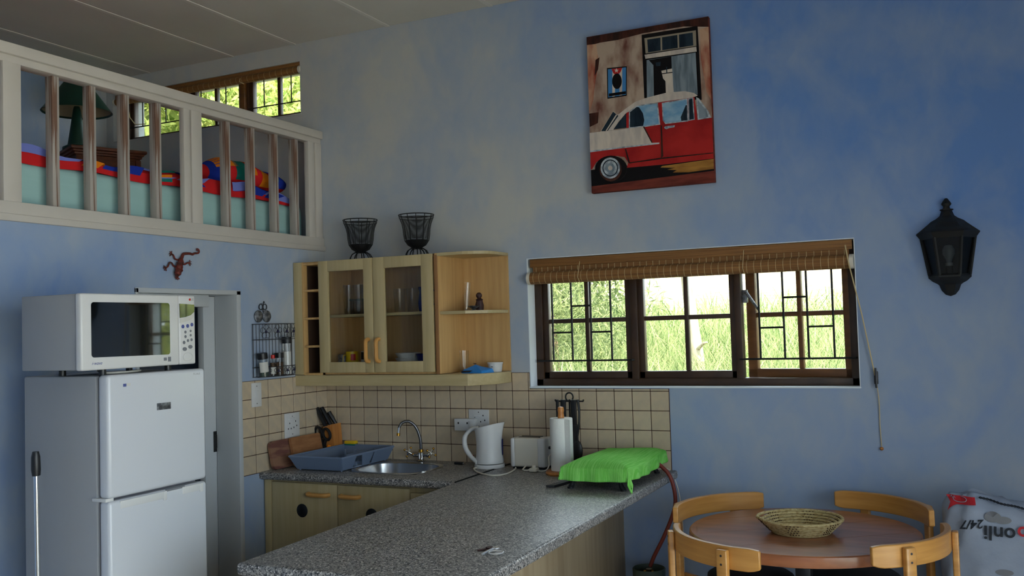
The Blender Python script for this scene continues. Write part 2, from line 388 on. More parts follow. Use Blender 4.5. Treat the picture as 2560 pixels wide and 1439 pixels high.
# white edge beam under the loft railing
struct('trim_1', MB().box(-.05, .006, -3.6, 0, 2.168, 2.222, .003).box(-.05, .016, -3.6, 0, 2.14, 2.17, .004), 'white')
# window reveals; the kitchen one's pale paint is whitened for light facing it
def reveal(w, d):
    x0, x1, z0, z1 = w; t = .004; m = MB()
    m.box(x0, x0+t, .0005, d, z0, z1); m.box(x1-t, x1, .0005, d, z0, z1); m.box(x0, x1, .0005, d, z1-t, z1); m.box(x0-.002, x1+.002, -.004, d, z0-.002, z0+t)
    return m
obj('window_reveal', reveal(W1, .26), 'litreveal', wall_back, smooth=False)
obj('window_reveal', reveal(W2, .26), 'wall', wall_back, smooth=False)

# ---- tiles, each its own piece
def one_tile(w, h, ax):
    m = MB(); g = .0034
    if ax == 'y': m.box(-w/2+g/2, w/2-g/2, -.007, 0, -h/2+g/2, h/2-g/2, .0016, 1)
    else: m.box(0, .007, -w/2+g/2, w/2-g/2, -h/2+g/2, h/2-g/2, .0016, 1)
    return m
cache = {}
def put_tile(ax, u0, u1, z0, z1, parent):
    k = (ax, round(u1-u0, 4), round(z1-z0, 4))
    loc = ((u0+u1)/2, 0, (z0+z1)/2) if ax == 'y' else (0, (u0+u1)/2, (z0+z1)/2)
    if k not in cache:
        o = obj('tile', one_tile(u1-u0, z1-z0, ax), 'tile', parent, local=True); o.location = loc; cache[k] = o
    else: share('tile', cache[k], parent, loc)
xs = [0] + [.0721+.0977*i for i in range(22)]
for i in range(len(xs)-1):
    for j in range(5):
        if j == 4 and xs[i+1] > 1.352: continue
        put_tile('y', xs[i], xs[i+1], CT+.1*j-.004, CT+.1*(j+1)-.004, wall_back)
    if xs[i] > 1.3: put_tile('y', xs[i], xs[i+1], 1.3, 1.313, wall_back)
put_tile('y', xs[14], 1.351, 1.3, 1.4, wall_back)
for i in range(7):
    for j in range(5): put_tile('x', -.1078*(i+1), -.1078*i-(.007 if i == 0 else 0), CT+.1*j-.004, CT+.1*(j+1)-.004, wall_left)
obj('grout', MB().box(0, 1.35, -.005, .001, CT-.006, 1.4).box(1.35, 2.125, -.005, .001, CT-.006, 1.3125), 'grout', wall_back, smooth=False)
obj('grout', MB().box(-.001, .005, -.756, 0, CT-.006, 1.4), 'grout', wall_left, smooth=False)

# ---- sliding door in the left wall
door = struct('door_1', MB().box(-.19, -.15, -.86, -.12, .01, 1.86, .003), 'doorwhite')
obj('door_frame', MB().box(-.146, .010, -.780, -.749, 0, 1.884, .002).box(-.142, .010, -1.454, -1.438, 0, 1.884, .002).box(-.142, .010, -1.454, -.749, 1.862, 1.886, .002), 'doorwhite', door)
obj('head_track', MB().box(-.12, -.04, -1.44, -.93, 1.80, 1.862, .003), 'doorwhite', door)
obj('door_handle', MB().box(-.152, -.146, -.80, -.772, 1.03, 1.14, .002).box(-.147, -.143, -.797, -.775, 1.05, 1.12, .001), 'black', door)

# ---- windows
def pane(m, x0, x1, y, z0, z1): return m.box(x0, x1, y-.002, y+.002, z0, z1)
window1 = struct('window_1', MB().box(1.354, 1.397, .085, .15, 1.322, 2.016, .004).box(2.995, 3.038, .085, .15, 1.322, 2.016, .004).box(1.354, 3.038, .085, .15, 1.322, 1.36, .004)
    .box(1.354, 3.038, .085, .15, 1.975, 2.016, .004).box(1.903, 1.943, .085, .15, 1.35, 1.98, .004).box(2.45, 2.486, .085, .15, 1.35, 1.98, .004), 'sash')
def sash(win, x0, x1, z0, z1, gx0, gx1, gz0, gz1, bx, bz, y0, y1, hinge=None, m='sash'):
    st = MB().box(x0, gx0, y0, y1, z0, z1, .004).box(gx1, x1, y0, y1, z0, z1, .004).box(x0, x1, y0, y1, z0, gz0, .004).box(x0, x1, y0, y1, gz1, z1, .004)
    bars = MB().box(bx-.0115, bx+.0115, y0+.004, y1-.006, gz0, gz1, .004)
    if bz: bars.box(gx0, gx1, y0+.006, y1-.008, bz-.012, bz+.012, .004)
    R = Matrix.Translation((hinge[0], hinge[1], 0)) @ Matrix.Rotation(hinge[2], 4, 'Z') @ Matrix.Translation((-hinge[0], -hinge[1], 0)) if hinge else Matrix()
    s = obj('sash', st.xf(R), m, win); obj('glazing_bar', bars.xf(R), m, s); ym = (y0+y1)/2+.004
    for a, b in ((gx0-.004, bx), (bx, gx1+.004)):
        for c, d in (((gz0-.004, bz), (bz, gz1+.004)) if bz else ((gz0-.004, gz1+.004),)):
            obj('pane', pane(MB(), a, b, ym, c, d).xf(R), 'pane', s, smooth=False)
    return s
sash(window1, 1.395, 1.906, 1.358, 1.978, 1.43, 1.872, 1.398, 1.944, 1.653, 1.672, .098, .14)
sash(window1, 1.94, 2.453, 1.358, 1.978, 1.974, 2.424, 1.397, 1.944, 2.20, 1.672, .098, .14)
sash(window1, 2.486, 3.0, 1.358, 1.978, 2.535, 2.965, 1.402, 1.944, 2.754, 1.672, .098, .14, hinge=(3.0, .098, -.15), m='sashlt')
def bars(x0, x1, vs, z0, ztop, con, r=.0055, y=.055):
    m = MB().tube([(x0, y+.03, z0), (x0, y, z0), (x1, y, z0), (x1, y+.03, z0)], r, 6)
    for v in vs: m.tube([(v, y, z0), (v, y, ztop)], r, 6)
    for i, j, z in con: m.tube([(vs[i], y, z), (vs[j], y, z)], r, 6)
    return m
obj('burglar_bars', bars(1.38, 1.915, (1.472, 1.584, 1.694, 1.807), 1.458, 1.99, ((1, 2, 1.751), (0, 1, 1.61), (2, 3, 1.609))), 'iron', window1)
obj('burglar_bars', bars(2.475, 3.02, (2.578, 2.695, 2.807, 2.925), 1.455, 1.99, ((1, 2, 1.753), (0, 1, 1.608), (2, 3, 1.608))), 'iron', window1)
obj('window_catch', MB().tube([(2.47, .10, 1.762), (2.50, .11, 1.752)], .007, 6).box(2.488, 2.515, .10, .125, 1.735, 1.80, .004).tube([(2.50, .09, 1.78), (2.515, .075, 1.785), (2.575, .07, 1.695)], [.010, .009, .006], 8), 'pewter', window1)
window2 = struct('window_2', MB().box(-1.77, -1.67, .06, .12, 3.0, 3.34, .004).box(-.18, -.152, .06, .12, 3.0, 3.34, .004).box(-1.77, -.152, .06, .12, 3.006, 3.024, .003)
    .box(-1.77, -.152, .06, .12, 3.31, 3.34, .004).box(-1.19, -1.11, .06, .12, 3.0, 3.32, .004).box(-.682, -.614, .06, .12, 3.0, 3.32, .004), 'sash')
obj('mullion_post', MB().box(-.668, -.630, .035, .062, 3.01, 3.30, .004), 'sashlt', window2)
for x0, g0, bx, g1, x1 in ((-1.672, -1.642, -1.462, -1.22, -1.188), (-1.112, -1.08, -.905, -.707, -.68), (-.616, -.587, -.381, -.195, -.178)):
    sash(window2, x0, x1, 3.022, 3.315, g0, g1, 3.04, 3.29, bx, None, .07, .11)
for x0, x1, vs in ((-1.66, -1.2, (-1.545, -1.33)), (-1.1, -.69, (-1.014, -.80)), (-.61, -.18, (-.483, -.266))):
    m = MB().tube([(x0, .055, 3.104), (x1, .055, 3.104)], .004, 6)
    for v in vs: m.tube([(v, .055, 3.104), (v, .055, 3.32)], .004, 6)
    obj('burglar_bars', m, 'iron', window2)
# glazed doors behind the camera: the openings that light the room
for nm, ax, p, u0, u1, zt in (('window_3', 'y', -7.1, 3.8, 5.0, 2.2), ('door_2', 'x', 5.7, -6.5, -2.1, 2.5)):
    m = MB(); g = []
    us = [u0+(u1-u0)*i/3 for i in range(4)]
    def bb(a, b, c, d): m.box(a, b, p-.03, p+.03, c, d) if ax == 'y' else m.box(p-.03, p+.03, a, b, c, d)
    zb0 = 1.0 if ax == 'y' else 0
    bb(u0, u1, zb0, zb0+.08); bb(u0, u1, zt-.08, zt)
    for u in us: bb(u-.035 if u > u0 else u, u+.035 if u < u1 else u, zb0, zt)
    d = struct(nm, m, 'sash', smooth=False)
    for i in range(3):
        q = MB(); a, b = us[i]+.03, us[i+1]-.03
        q.box(a, b, p-.003, p+.003, zb0+.08, zt-.08) if ax == 'y' else q.box(p-.003, p+.003, a, b, .08, zt-.08)
        obj('pane', q, 'pane', d, smooth=False)

# ================================================================== LOFT
rail = thing('loft_railing', 'white painted loft railing with worn grey balusters above the kitchen', 'railing', (0, -1.8, 2.222))
obj('handrail', MB().box(-.085, .014, -3.6, -.004, 2.826, 2.874, .005), 'white', rail)
obj('top_rail', MB().box(-.075, -.004, -3.6, -.004, 2.795, 2.828, .004), 'white', rail)
for y0, y1, x1 in ((-2.112, -2.03, 0), (-1.125, -1.082, -.004), (-1.076, -1.004, 0), (-.128, -.072, -.004), (-.066, -.004, 0), (-3.2, -3.11, 0)):
    obj('post', MB().box(-.036, x1, y0, y1, 2.222, 2.797, .003), 'white', rail)
b0 = None
for y in (-1.842, -1.65, -1.46, -1.265, -.782, -.588, -.39, -.208):
    if b0 is None:
        b0 = obj('baluster', MB().box(-.0225, .0225, -.018, .018, -.29, .29, .003), 'worn', rail, local=True); b0.location = (-.0525, y+1.8, 2.509-2.222)
    else: share('baluster', b0, rail, (-.0525, y+1.8, 2.509-2.222))
obj('infill_board', MB().box(-.06, -.04, -3.11, -2.112, 2.222, 2.796), 'greyboard', rail)

bed = thing('loft_bed', 'bed with mint sheet side behind the white loft railing', 'bed', (-.6, -1.2, 2.2))
m = MB(); yy = [-2.9, -.022]
obj('mattress', m.box(-1.05, -.125, -2.9, -.022, 2.2, 2.43, .045, 4), 'mint', bed)
# patchwork duvet: red ground with patches of their own
def duv(u, v):
    y = -2.9+u*(2.9-.09); s = v*1.02
    wob = .010*math.sin(y*9)+.007*math.sin(y*23+1)
    end = max(0, (u-.93)/.07); top = 2.487+wob-.03*end*end
    if s < .055: return (-.118-.004*math.sin(y*13), y, 2.415+.006*math.sin(y*11)+(top-2.415)*(s/.055)*.85)
    x = -.118-(s-.055); return (x, y, top-.004+.012*math.sin(x*14+y*4))
duvet = tag(obj('duvet', MB().grid(duv, 120, 26), 'red'), 'red patchwork duvet with blue and orange patches on the loft bed', 'duvet')
def patch(y0, y1, s0, s1, c, skew=0.0):
    q = MB(); f = lambda a, b: tuple(Vector(duv(min(1, max(0, ((y0+a*(y1-y0)+skew*(s0+b*(s1-s0))*8)+2.9)/2.81)), (s0+b*(s1-s0))/1.02))+Vector((.0028, 0, .0022)))
    obj('patch', q.grid(f, 10, 8), c, duvet)
for p in ((-2.02, -1.70, .036, .22, 'lilac', .15), (-1.67, -1.58, .02, .15, 'orange', .15), (-1.55, -1.32, .024, .2, 'royal', .1), (-1.32, -1.22, .05, .2, 'lilac', .1), (-1.36, -1.27, .018, .032, 'lilac', .8), (-1.25, -1.12, .05, .18, 'teal', .1),
          (-1.22, -1.1, .03, .042, 'orange', 0), (-1.2, -1.1, .012, .026, 'teal', 0), (-1.13, -.98, .024, .2, 'lilac', .3), (-.94, -.82, .022, .2, 'royal', -.2), (-.72, -.56, .028, .2, 'royal', .3), (-.66, -.55, .03, .06, 'lilac', 0), (-.58, -.44, .016, .3, 'royal', .2),
          (-.52, -.44, .03, .06, 'lilac', .4), (-.42, -.30, .015, .3, 'royal', .2), (-.34, -.26, .015, .3, 'lilac', .3), (-.28, -.17, .014, .2, 'lilac', 0), (-.19, -.14, .014, .3, 'royal', .1), (-.14, -.10, .012, .3, 'orange', 0), (-2.5, -2.3, .02, .3, 'teal', 0),
          (-1.9, -1.5, .4, .7, 'royal', .1), (-1.2, -.8, .4, .8, 'lilac', .1)): patch(*p)
def pil(c, L, w, h, rz, n=14):
    q = MB()
    def f(u, v):
        a, b = u*2-1, v*2*PI
        k = (max(0, 1-abs(a)**3.2))**.5; ruf = .06*math.sin(a*14+b)*k
        return (a*L/2, (k+ruf)*w/2*math.cos(b), (k+ruf)*h/2*math.sin(b))
    q.grid(f, 40, 20); q.xf(Matrix.Translation(c) @ Matrix.Rotation(rz, 4, 'Z')); return q
PX = Matrix.Translation((-.275, -.40, 2.555)) @ Matrix.Rotation(1.50, 4, 'Z')
def pilf(u, v, e=0.0):
    a, b = u*2-1, v*2*PI; k = (max(0, 1-abs(a)**3.2))**.5; ruf = k+.08*math.sin(a*11+2*math.sin(b))*k
    rise = .028*math.sin(u*PI*1.5+.3)*max(0, math.sin(b))
    return (a*.33, (ruf*.12+e)*math.cos(b), (ruf*.075+e)*math.sin(b)+rise)
pillow = tag(obj('pillow', MB().grid(pilf, 48, 28).xf(PX), 'red'), 'rumpled red, blue and orange pillow lying at the head of the bed', 'pillow')
for u0, u1, v0, v1, c in ((.04, .16, .35, .75, 'royal'), (.1, .3, .3, .55, 'orange'), (.26, .42, .42, .68, 'teal'), (.44, .50, .32, .6, 'orange'), (.55, .66, .5, .72, 'orange'), (.62, .72, .28, .5, 'royal'), (.74, .92, .42, .72, 'royal'), (.70, .78, .52, .7, 'teal'), (.3, .4, .25, .38, 'royal')):
    obj('patch', MB().grid(lambda u, v: pilf(u0+u*(u1-u0), v0+v*(v1-v0)-.12, .003), 8, 10).xf(PX), c, pillow)

# angled chest with lamp
ch = thing('bedside_chest', 'red-brown wooden chest with moulded top in the loft corner', 'chest', (-1.34, -.47, 2.2), 1.1415)
# local axes: +x along the front edge (towards the back wall), -y faces the room
lw, ld, lh = .42, .32, .62
obj('carcass', MB().box(-lw/2+.02, lw/2-.02, -ld/2+.02, ld/2, 0, lh-.05, .004), 'pine', ch, local=True)
obj('top', MB().box(-lw/2-.015, lw/2+.015, -ld/2-.015, ld/2, lh-.022, lh, .008).box(-lw/2, lw/2, -ld/2, ld/2, lh-.036, lh-.02, .005).box(-lw/2+.01, lw/2-.01, -ld/2+.01, ld/2, lh-.05, lh-.034, .004), 'pine', ch, local=True)
dr = obj('drawer', MB().box(-lw/2+.06, lw/2-.06, -ld/2+.008, -ld/2+.03, lh-.24, lh-.075, .005), 'pine', ch, local=True)
obj('knob', MB().sphere((0, -ld/2-.004, lh-.155), .016, 8), 'pine', dr, local=True)
obj('pilaster', MB().box(-lw/2+.018, -lw/2+.05, -ld/2+.008, -ld/2+.03, 0, lh-.06, .004), 'pine', ch, local=True)
obj('pilaster', MB().box(lw/2-.05, lw/2-.018, -ld/2+.008, -ld/2+.03, 0, lh-.06, .004), 'pine', ch, local=True)
obj('drawer', MB().box(-lw/2+.06, lw/2-.06, -ld/2+.008, -ld/2+.03, .05, lh-.26, .005), 'pine', ch, local=True)
tl = thing('table_lamp', 'dark green table lamp with wide coolie shade on the loft chest', 'lamp', (-1.40, -.60, 2.82))
c = (-1.40, -.60, 2.82)
obj('base', MB().lathe([(1e-4, 0), (.085, 0), (.085, .012), (.055, .03), (.022, .25), (.016, .27), (1e-4, .27)], c), 'lampgreen', tl)
obj('shade', MB().lathe([(.205, .235), (.075, .415), (.073, .414), (.203, .233)], c, 32), 'lampgreen', tl)
obj('shade_lining', MB().lathe([(.201, .236), (.071, .412), (1e-4, .412)], c, 32), 'shadein', tl)

# blinds (a rolled one over each window)
def blind(name, label, x0, x1, zt, yh, hh, roll_r, zr, yr, thr, m='bamboo', cords=()):
    t = thing(name, label, 'blind', ((x0+x1)/2, yh, zr-roll_r))
    obj('header_board', MB().box(x0, x1, yh, yh+.03, zt-hh, zt, .003), m, t)
    obj('hanging_mat', MB().box(x0+.015, x1-.015, yh+.008, yh+.014, zr, zt-hh+.004), m, t)
    q = MB().lathe([(1e-4, x0+.01), (roll_r, x0+.01), (roll_r, x1-.01), (1e-4, x1-.01)], (0, yr, zr), 20, axis='x'); obj('roll', q, m, t)
    for a, b in ((x0-.006, x0+.012), (x1-.012, x1+.006)):
        obj('end_cap', MB().lathe([(1e-4, a), (roll_r*1.03, a), (roll_r*1.03, b), (1e-4, b)], (0, yr, zr), 20, axis='x'), 'cream', t)
    s = MB(); k = int((x1-x0)/thr)
    for i in range(1, k):
        x = x0+(x1-x0)*i/k
        s.lathe([(roll_r+.0008, x-.001), (roll_r+.0008, x+.001)], (0, yr, zr), 14, axis='x'); s.box(x-.001, x+.001, yh+.0065, yh+.0085, zr, zt-hh)
    o = obj('stitching', s, 'thread', t, smooth=False); o['kind'] = 'stuff'
    for pts, r in cords: obj('cord', MB().tube(pts, r, 6), 'thread', t)
    return t
bl = blind('bamboo_blind', 'bamboo roller blind rolled up over the wide kitchen window', 1.37, 3.028, 2.012, .0, .045, .033, 1.908, -.008, .034,
      cords=(([(1.67, -.02, 1.985), (1.665, -.046, 1.90), (1.667, -.02, 1.872)], .0016), ([(2.53, -.02, 1.99), (2.527, -.046, 1.90), (2.53, -.02, 1.872)], .0016),
             ([(3.0, -.012, 1.985), (3.015, -.05, 1.9), (3.06, -.02, 1.66), (3.105, -.014, 1.375)], .0032)))
cl = thing('cord_cleat', 'small blind cord cleat with hanging cord and bead right of the window', 'cleat', (3.108, 0, 1.36))
obj('cleat', MB().box(3.10, 3.118, -.014, 0, 1.335, 1.395, .004).tube([(3.109, -.018, 1.32), (3.109, -.022, 1.34), (3.109, -.022, 1.39), (3.109, -.018, 1.41)], .005, 6), 'wire', cl)
obj('cord', MB().tube(smoothpts([(3.107, -.022, 1.385), (3.112, -.016, 1.33), (3.117, -.008, 1.25), (3.116, -.006, 1.15), (3.119, -.006, 1.05)]), .0022, 6), 'thread', cl)
obj('bead', MB().sphere((3.119, -.008, 1.04), .0085, 8), 'oak', cl)
blind('bamboo_blind', 'bamboo roller blind rolled up over the narrow loft window', -1.76, -.156, 3.338, .012, .03, .024, 3.288, .016, .045,
      cords=(([(-.62, -.012, 3.29), (-.622, -.016, 3.268), (-.60, .0, 3.255)], .0025), ([(-1.66, .03, 3.26), (-1.63, .02, 3.17), (-1.58, .02, 3.115), (-1.5, .03, 3.11)], .003)))

# ================================================================== KITCHEN UNITS
def prism_b(poly, z0, z1, b, seg=3):
    bm = bmesh.new(); lo = [bm.verts.new((x, y, z0)) for x, y in poly]; hi = [bm.verts.new((x, y, z1)) for x, y in poly]; n = len(poly)
    bm.faces.new(lo[::-1]); bm.faces.new(hi)
    for i in range(n): bm.faces.new((lo[i], lo[(i+1) % n], hi[(i+1) % n], hi[i]))
    e = [x for x in bm.edges if abs(x.verts[0].co.z-x.verts[1].co.z) < 1e-6]
    bmesh.ops.bevel(bm, geom=e, offset=b, segments=seg, affect='EDGES', profile=.5); bm.verts.index_update()
    m = MB().add([v.co for v in bm.verts], [[v.index for v in f.verts] for f in bm.faces]); bm.free(); return m
nose = [(-.48, CT), (-.606, CT), (-.615, CT-.004), (-.62, CT-.013), (-.62, CT-.029), (-.614, CT-.038), (-.604, CT-.042), (-.48, CT-.042)]
m = MB().prism(nose, 0, 1.213, 'yz').box(0, .475, -.48, -.0, CT-.042, CT).box(.905, 1.213, -.48, 0, CT-.042, CT).box(.475, .905, -.138, 0, CT-.042, CT)
tag(obj('sink_worktop', m, 'counter'), 'grey speckled laminate worktop around the sink, under the tiles', 'worktop')
pen = thing('peninsula_worktop', 'long grey speckled laminate breakfast bar top jutting towards the camera', 'worktop', (1.7, -1.1, CT-.045))
obj('slab', prism_b([(1.222, -.0), (1.231, -.65), (1.29, -2.227), (2.149, -2.227), (2.152, -.0)], CT-.043, CT, .012), 'counter', pen)
obj('joint_strip', MB().box(1.2135, 1.2215, -.622, -.008, CT-.03, CT+.0015), 'iron', pen)

def pull(mb, a, b, out, r=.0115):
    """D shaped wooden pull from a to b standing off along out"""
    a, b, o = Vector(a), Vector(b), Vector(out); d = (b-a)
    return mb.tube(smoothpts([a, a+o*.7+d*.03, a+o+d*.16, a+o+d*.5, a+o+d*.84, b+o*.7-d*.03, b], 4), r, 8)
bc = thing('base_cabinet', 'pale beech base cabinet with two round-vented doors below the sink', 'cabinet', (.6, -.3, 0))
obj('carcass', MB().box(.012, 1.2, -.568, -.01, .1, .74).box(.012, 1.2, -.568, -.548, .74, .860).box(.012, .03, -.548, -.01, .74, .860).box(1.18, 1.2, -.548, -.01, .74, .860).box(.012, 1.2, -.50, -.01, 0, .1), 'beechv', bc, smooth=False)
obj('end_panel', MB().box(.008, .054, -.588, -.568, .08, .858, .002), 'beechv', bc)
for i, (a, b) in enumerate(((.058, .489), (.493, .934))):
    d = obj('door', MB().box(a, b, -.588, -.570, .1, .850, .003), 'beechv', bc)
    hx = (.309, .438) if i == 0 else (.518, .632)
    obj('handle', pull(MB(), (hx[0], -.588, .796), (hx[1], -.588, .796), (0, -.028, 0)), 'pullwood', d)
    cx = .261 if i == 0 else .704
    obj('vent', MB().lathe([(.036, .008), (.036, .001), (.033, -.001), (1e-4, .0005)], (cx, -.590, .705), 28, axis='y'), 'black', d)
d = obj('drawer', MB().box(.938, 1.198, -.588, -.570, .66, .832, .003), 'beechv', bc)
obj('handle', pull(MB(), (1.02, -.588, .75), (1.12, -.588, .75), (0, -.028, 0)), 'pullwood', d)
obj('door', MB().box(.938, 1.198, -.588, -.570, .1, .656, .003), 'beechv', bc)
pb = thing('breakfast_bar_cabinet', 'pale beech cabinet back under the breakfast bar', 'cabinet', (1.58, -1.2, 0))
obj('carcass', MB().box(1.33, 1.838, -2.16, -.63, 0, .859), 'beechv', pb, smooth=False)
obj('back_panel', MB().box(1.838, 1.860, -2.175, -.003, 0, .860, .002), 'beechp', pb)
obj('end_panel', MB().box(1.31, 1.838, -2.178, -2.16, 0, .860, .002), 'beechv', pb)

# ---- wall cabinet with wine rack, glazed doors and open end shelves
Z0, Z1 = 1.41, 2.056
wc = thing('wall_cabinet', 'pale wood wall cabinet with wine cubbies, glazed doors and open end shelves', 'cabinet', (.6, -.15, 1.345))
obj('left_stile', MB().box(.004, .062, -.300, -.003, Z0, Z1, .002), 'beechv', wc)
obj('rack_side', MB().box(.062, .070, -.262, -.003, Z0, Z1).box(.178, .188, -.262, -.003, Z0, Z1).box(.066, .184, -.02, -.01, Z0, Z1), 'rackshade', wc, smooth=False)  # shade deep in the cubbies put into the dark brown colour
obj('rack_edge', MB().box(.060, .072, -.298, -.260, Z0, Z1, .001).box(.177, .188, -.298, -.260, Z0, Z1, .001), 'beechin', wc)
for z in (1.413, 1.571, 1.731, 1.891, 2.044):
    obj('rack_shelf', MB().box(.068, .184, -.297, -.003, z-.006, z+.006, .001), 'beechin', wc)
obj('carcass', MB().box(.188, .204, -.282, -.003, Z0, Z1).box(.93, .945, -.282, -.003, Z0, Z1).box(.188, .945, -.282, -.003, Z0, Z0+.016).box(.062, .945, -.282, -.003, Z1-.016, Z1).box(.066, .945, -.012, -.003, Z0, Z1), 'beechin', wc, smooth=False)
obj('inner_shelf', MB().box(.204, .93, -.27, -.012, 1.732, 1.748, .002), 'beech', wc)
obj('side_panel', MB().box(.945, .966, -.298, -.003, Z0, Z1, .002), 'beechin', wc)
obj('side_edge', MB().box(.944, .963, -.303, -.297, Z0, Z1-.01, .001), 'redbeech', wc)
obj('back_panel', MB().box(.966, 1.243, -.014, -.003, Z0, Z1-.01), 'beechin', wc, smooth=False)
shelf = [(.962, -.300), (1.128, -.300), (1.228, -.172), (1.243, -.090), (1.243, -.003), (.962, -.003)]
obj('end_shelf', MB().prism([(.966, -.29), (1.12, -.29), (1.21, -.20), (1.236, -.09), (1.24, -.014), (.966, -.014)], 1.727, 1.743), 'beech', wc, smooth=False)
rnd = [(.962, -.300)]+[(1.243-.16*(1-math.sin(a)), -.16-.14*math.cos(a)) for a in [PI/2*i/8 for i in range(9)]]+[(1.243, -.003), (.962, -.003)]
obj('end_top', MB().prism(rnd, Z1-.016, Z1), 'beech', wc, smooth=False)
obj('cornice_base', prism_b([(.005, -.302)]+shelf[1:5]+[(.005, -.003)], 1.347, 1.408, .003, 2), 'beech', wc)
for i, (a, b, g0, g1) in enumerate(((.190, .556, .257, .496), (.560, .936, .634, .868))):
    z0, z1, gz0, gz1 = 1.422, Z1-.002, 1.481, 1.992
    q = MB().box(a, g0, -.315, -.297, z0, z1, .003).box(g1, b, -.315, -.297, z0, z1, .003).box(g0-.003, g1+.003, -.315, -.297, z0, gz0, .003).box(g0-.003, g1+.003, -.315, -.297, gz1, z1, .003)
    d = obj('door', q, 'beechv', wc)
    obj('pane', MB().box(g0-.008, g1+.008, -.304, -.301, gz0-.008, gz1+.008), 'cabglass', d, smooth=False)
    hx = .524 if i == 0 else .592
    obj('handle', pull(MB(), (hx, -.315, 1.483), (hx, -.315, 1.604), (0, -.03, 0)), 'pullwood', d)
# things behind the glass and on the shelves
def cup(name, mats, label, cat, loc, prof, group=None, n=20, handle=None, extra=None):
    t = thing(name, label, cat, loc, 0, group)
    obj('body', MB().lathe(prof, loc, n), mats, t)
    if handle: obj('handle', MB().tube([(p[0]+loc[0], p[1]+loc[1], p[2]+loc[2]) for p in smoothpts(handle)], .0045, 6), mats, t)
    return t
tumb = [(1e-4, .004), (.026, .003), (.028, 0), (.030, .004), (.036, .11), (.0345, .11), (.027, .010), (1e-4, .010)]
U, Lw = 1.748, Z0+.016
for i, (x, y) in enumerate(((.245, -.10), (.305, -.09), (.365, -.11), (.43, -.08))):
    o = thing('drinking_glass', ('clear tumbler, leftmost on the upper shelf behind the left cabinet door', 'clear tumbler, second from the left behind the left cabinet door', 'clear tumbler, third from the left behind the left cabinet door', 'clear tumbler, nearest the middle stile behind the left cabinet door')[i], 'glass', (x, y, U), 0, 'tumblers behind the left glazed door')
    obj('body', MB().lathe([(r*.85, z*1.58) for r, z in tumb], (x, y, U), 18), 'glass', o)
o = thing('storage_box', 'dark olive box behind the tumblers on the upper cabinet shelf', 'box', (.29, -.03, U)); obj('body', MB().box(.215, .36, -.045, -.015, U, U+.085, .004), 'spice', o); obj('lid', MB().box(.212, .363, -.048, -.014, U+.082, U+.094, .004), 'bottlegreen', o)
for i, (x, y) in enumerate(((.595, -.10), (.675, -.09))):
    o = thing('drinking_glass', ('tall clear glass, left one behind the right cabinet door', 'tall clear glass, right one behind the right cabinet door')[i], 'glass', (x, y, U), 0, 'tall glasses behind the right glazed door')
    obj('body', MB().lathe([(r, z*1.25) for r, z in tumb], (x, y, U), 18), 'glass', o)
cup('blue_jug', 'blueglass', 'dark blue jug at the right end of the upper cabinet shelf', 'jug', (.77, -.10, U), [(1e-4, 0), (.04, 0), (.046, .05), (.038, .11), (.044, .14), (.041, .14), (.035, .11), (1e-4, .02)], handle=[(.038, 0, .12), (.07, 0, .11), (.07, 0, .05), (.044, 0, .04)])
mug = [(1e-4, 0), (.033, 0), (.036, .006), (.036, .110), (.033, .110), (.032, .008), (1e-4, .008)]
ym = cup('yellow_mug', 'yellow', 'yellow mug with a red motif behind the left cabinet door', 'mug', (.331, -.20, Lw), mug, handle=[(-.035, 0, .09), (-.06, 0, .085), (-.06, 0, .035), (-.035, 0, .03)])
obj('motif', MB().lathe([(.0364, .060), (.0368, .075), (.0364, .096)], (.331, -.20, Lw), 8, -1.2, -.4), 'redglaze', ym)
bm_ = cup('patterned_mug', 'plast', 'white mug with black pattern next to the yellow mug', 'mug', (.428, -.19, Lw), mug, handle=[(.036, 0, .07), (.06, 0, .065), (.06, 0, .025), (.036, 0, .02)])
obj('pattern', MB().lathe([(.0364, .065), (.0366, .106)], (.428, -.19, Lw), 6, -2.3, -1.4).lathe([(.0364, .02), (.0366, .065)], (.428, -.19, Lw), 6, -1.5, -.5), 'black', bm_)
cup('grey_mug', 'pewter', 'small grey cup at the left end of the lower cabinet shelf', 'mug', (.255, -.17, Lw), [(r, z*.85) for r, z in mug])
dish = [(1e-4, .004), (.04, .002), (.045, 0), (.072, .040), (.070, .042), (.043, .005), (1e-4, .006)]
for k in range(3):
    o = thing('soup_bowl', ('lowest white bowl of the stack behind the right cabinet door', 'middle white bowl of the stack behind the right cabinet door', 'top white bowl of the stack behind the right cabinet door')[k], 'bowl', (.68, -.16, Lw+.027*k), 0, 'bowls behind the right glazed door')
    obj('body', MB().lathe(dish, (.68, -.16, Lw+.027*k), 24), 'plast', o)
cup('serving_bowl', 'blueglass', 'dark bowl at the right end of the lower cabinet shelf', 'bowl', (.80, -.17, Lw), [(1e-4, 0), (.03, 0), (.055, .09), (.052, .09), (.028, .005), (1e-4, .005)])
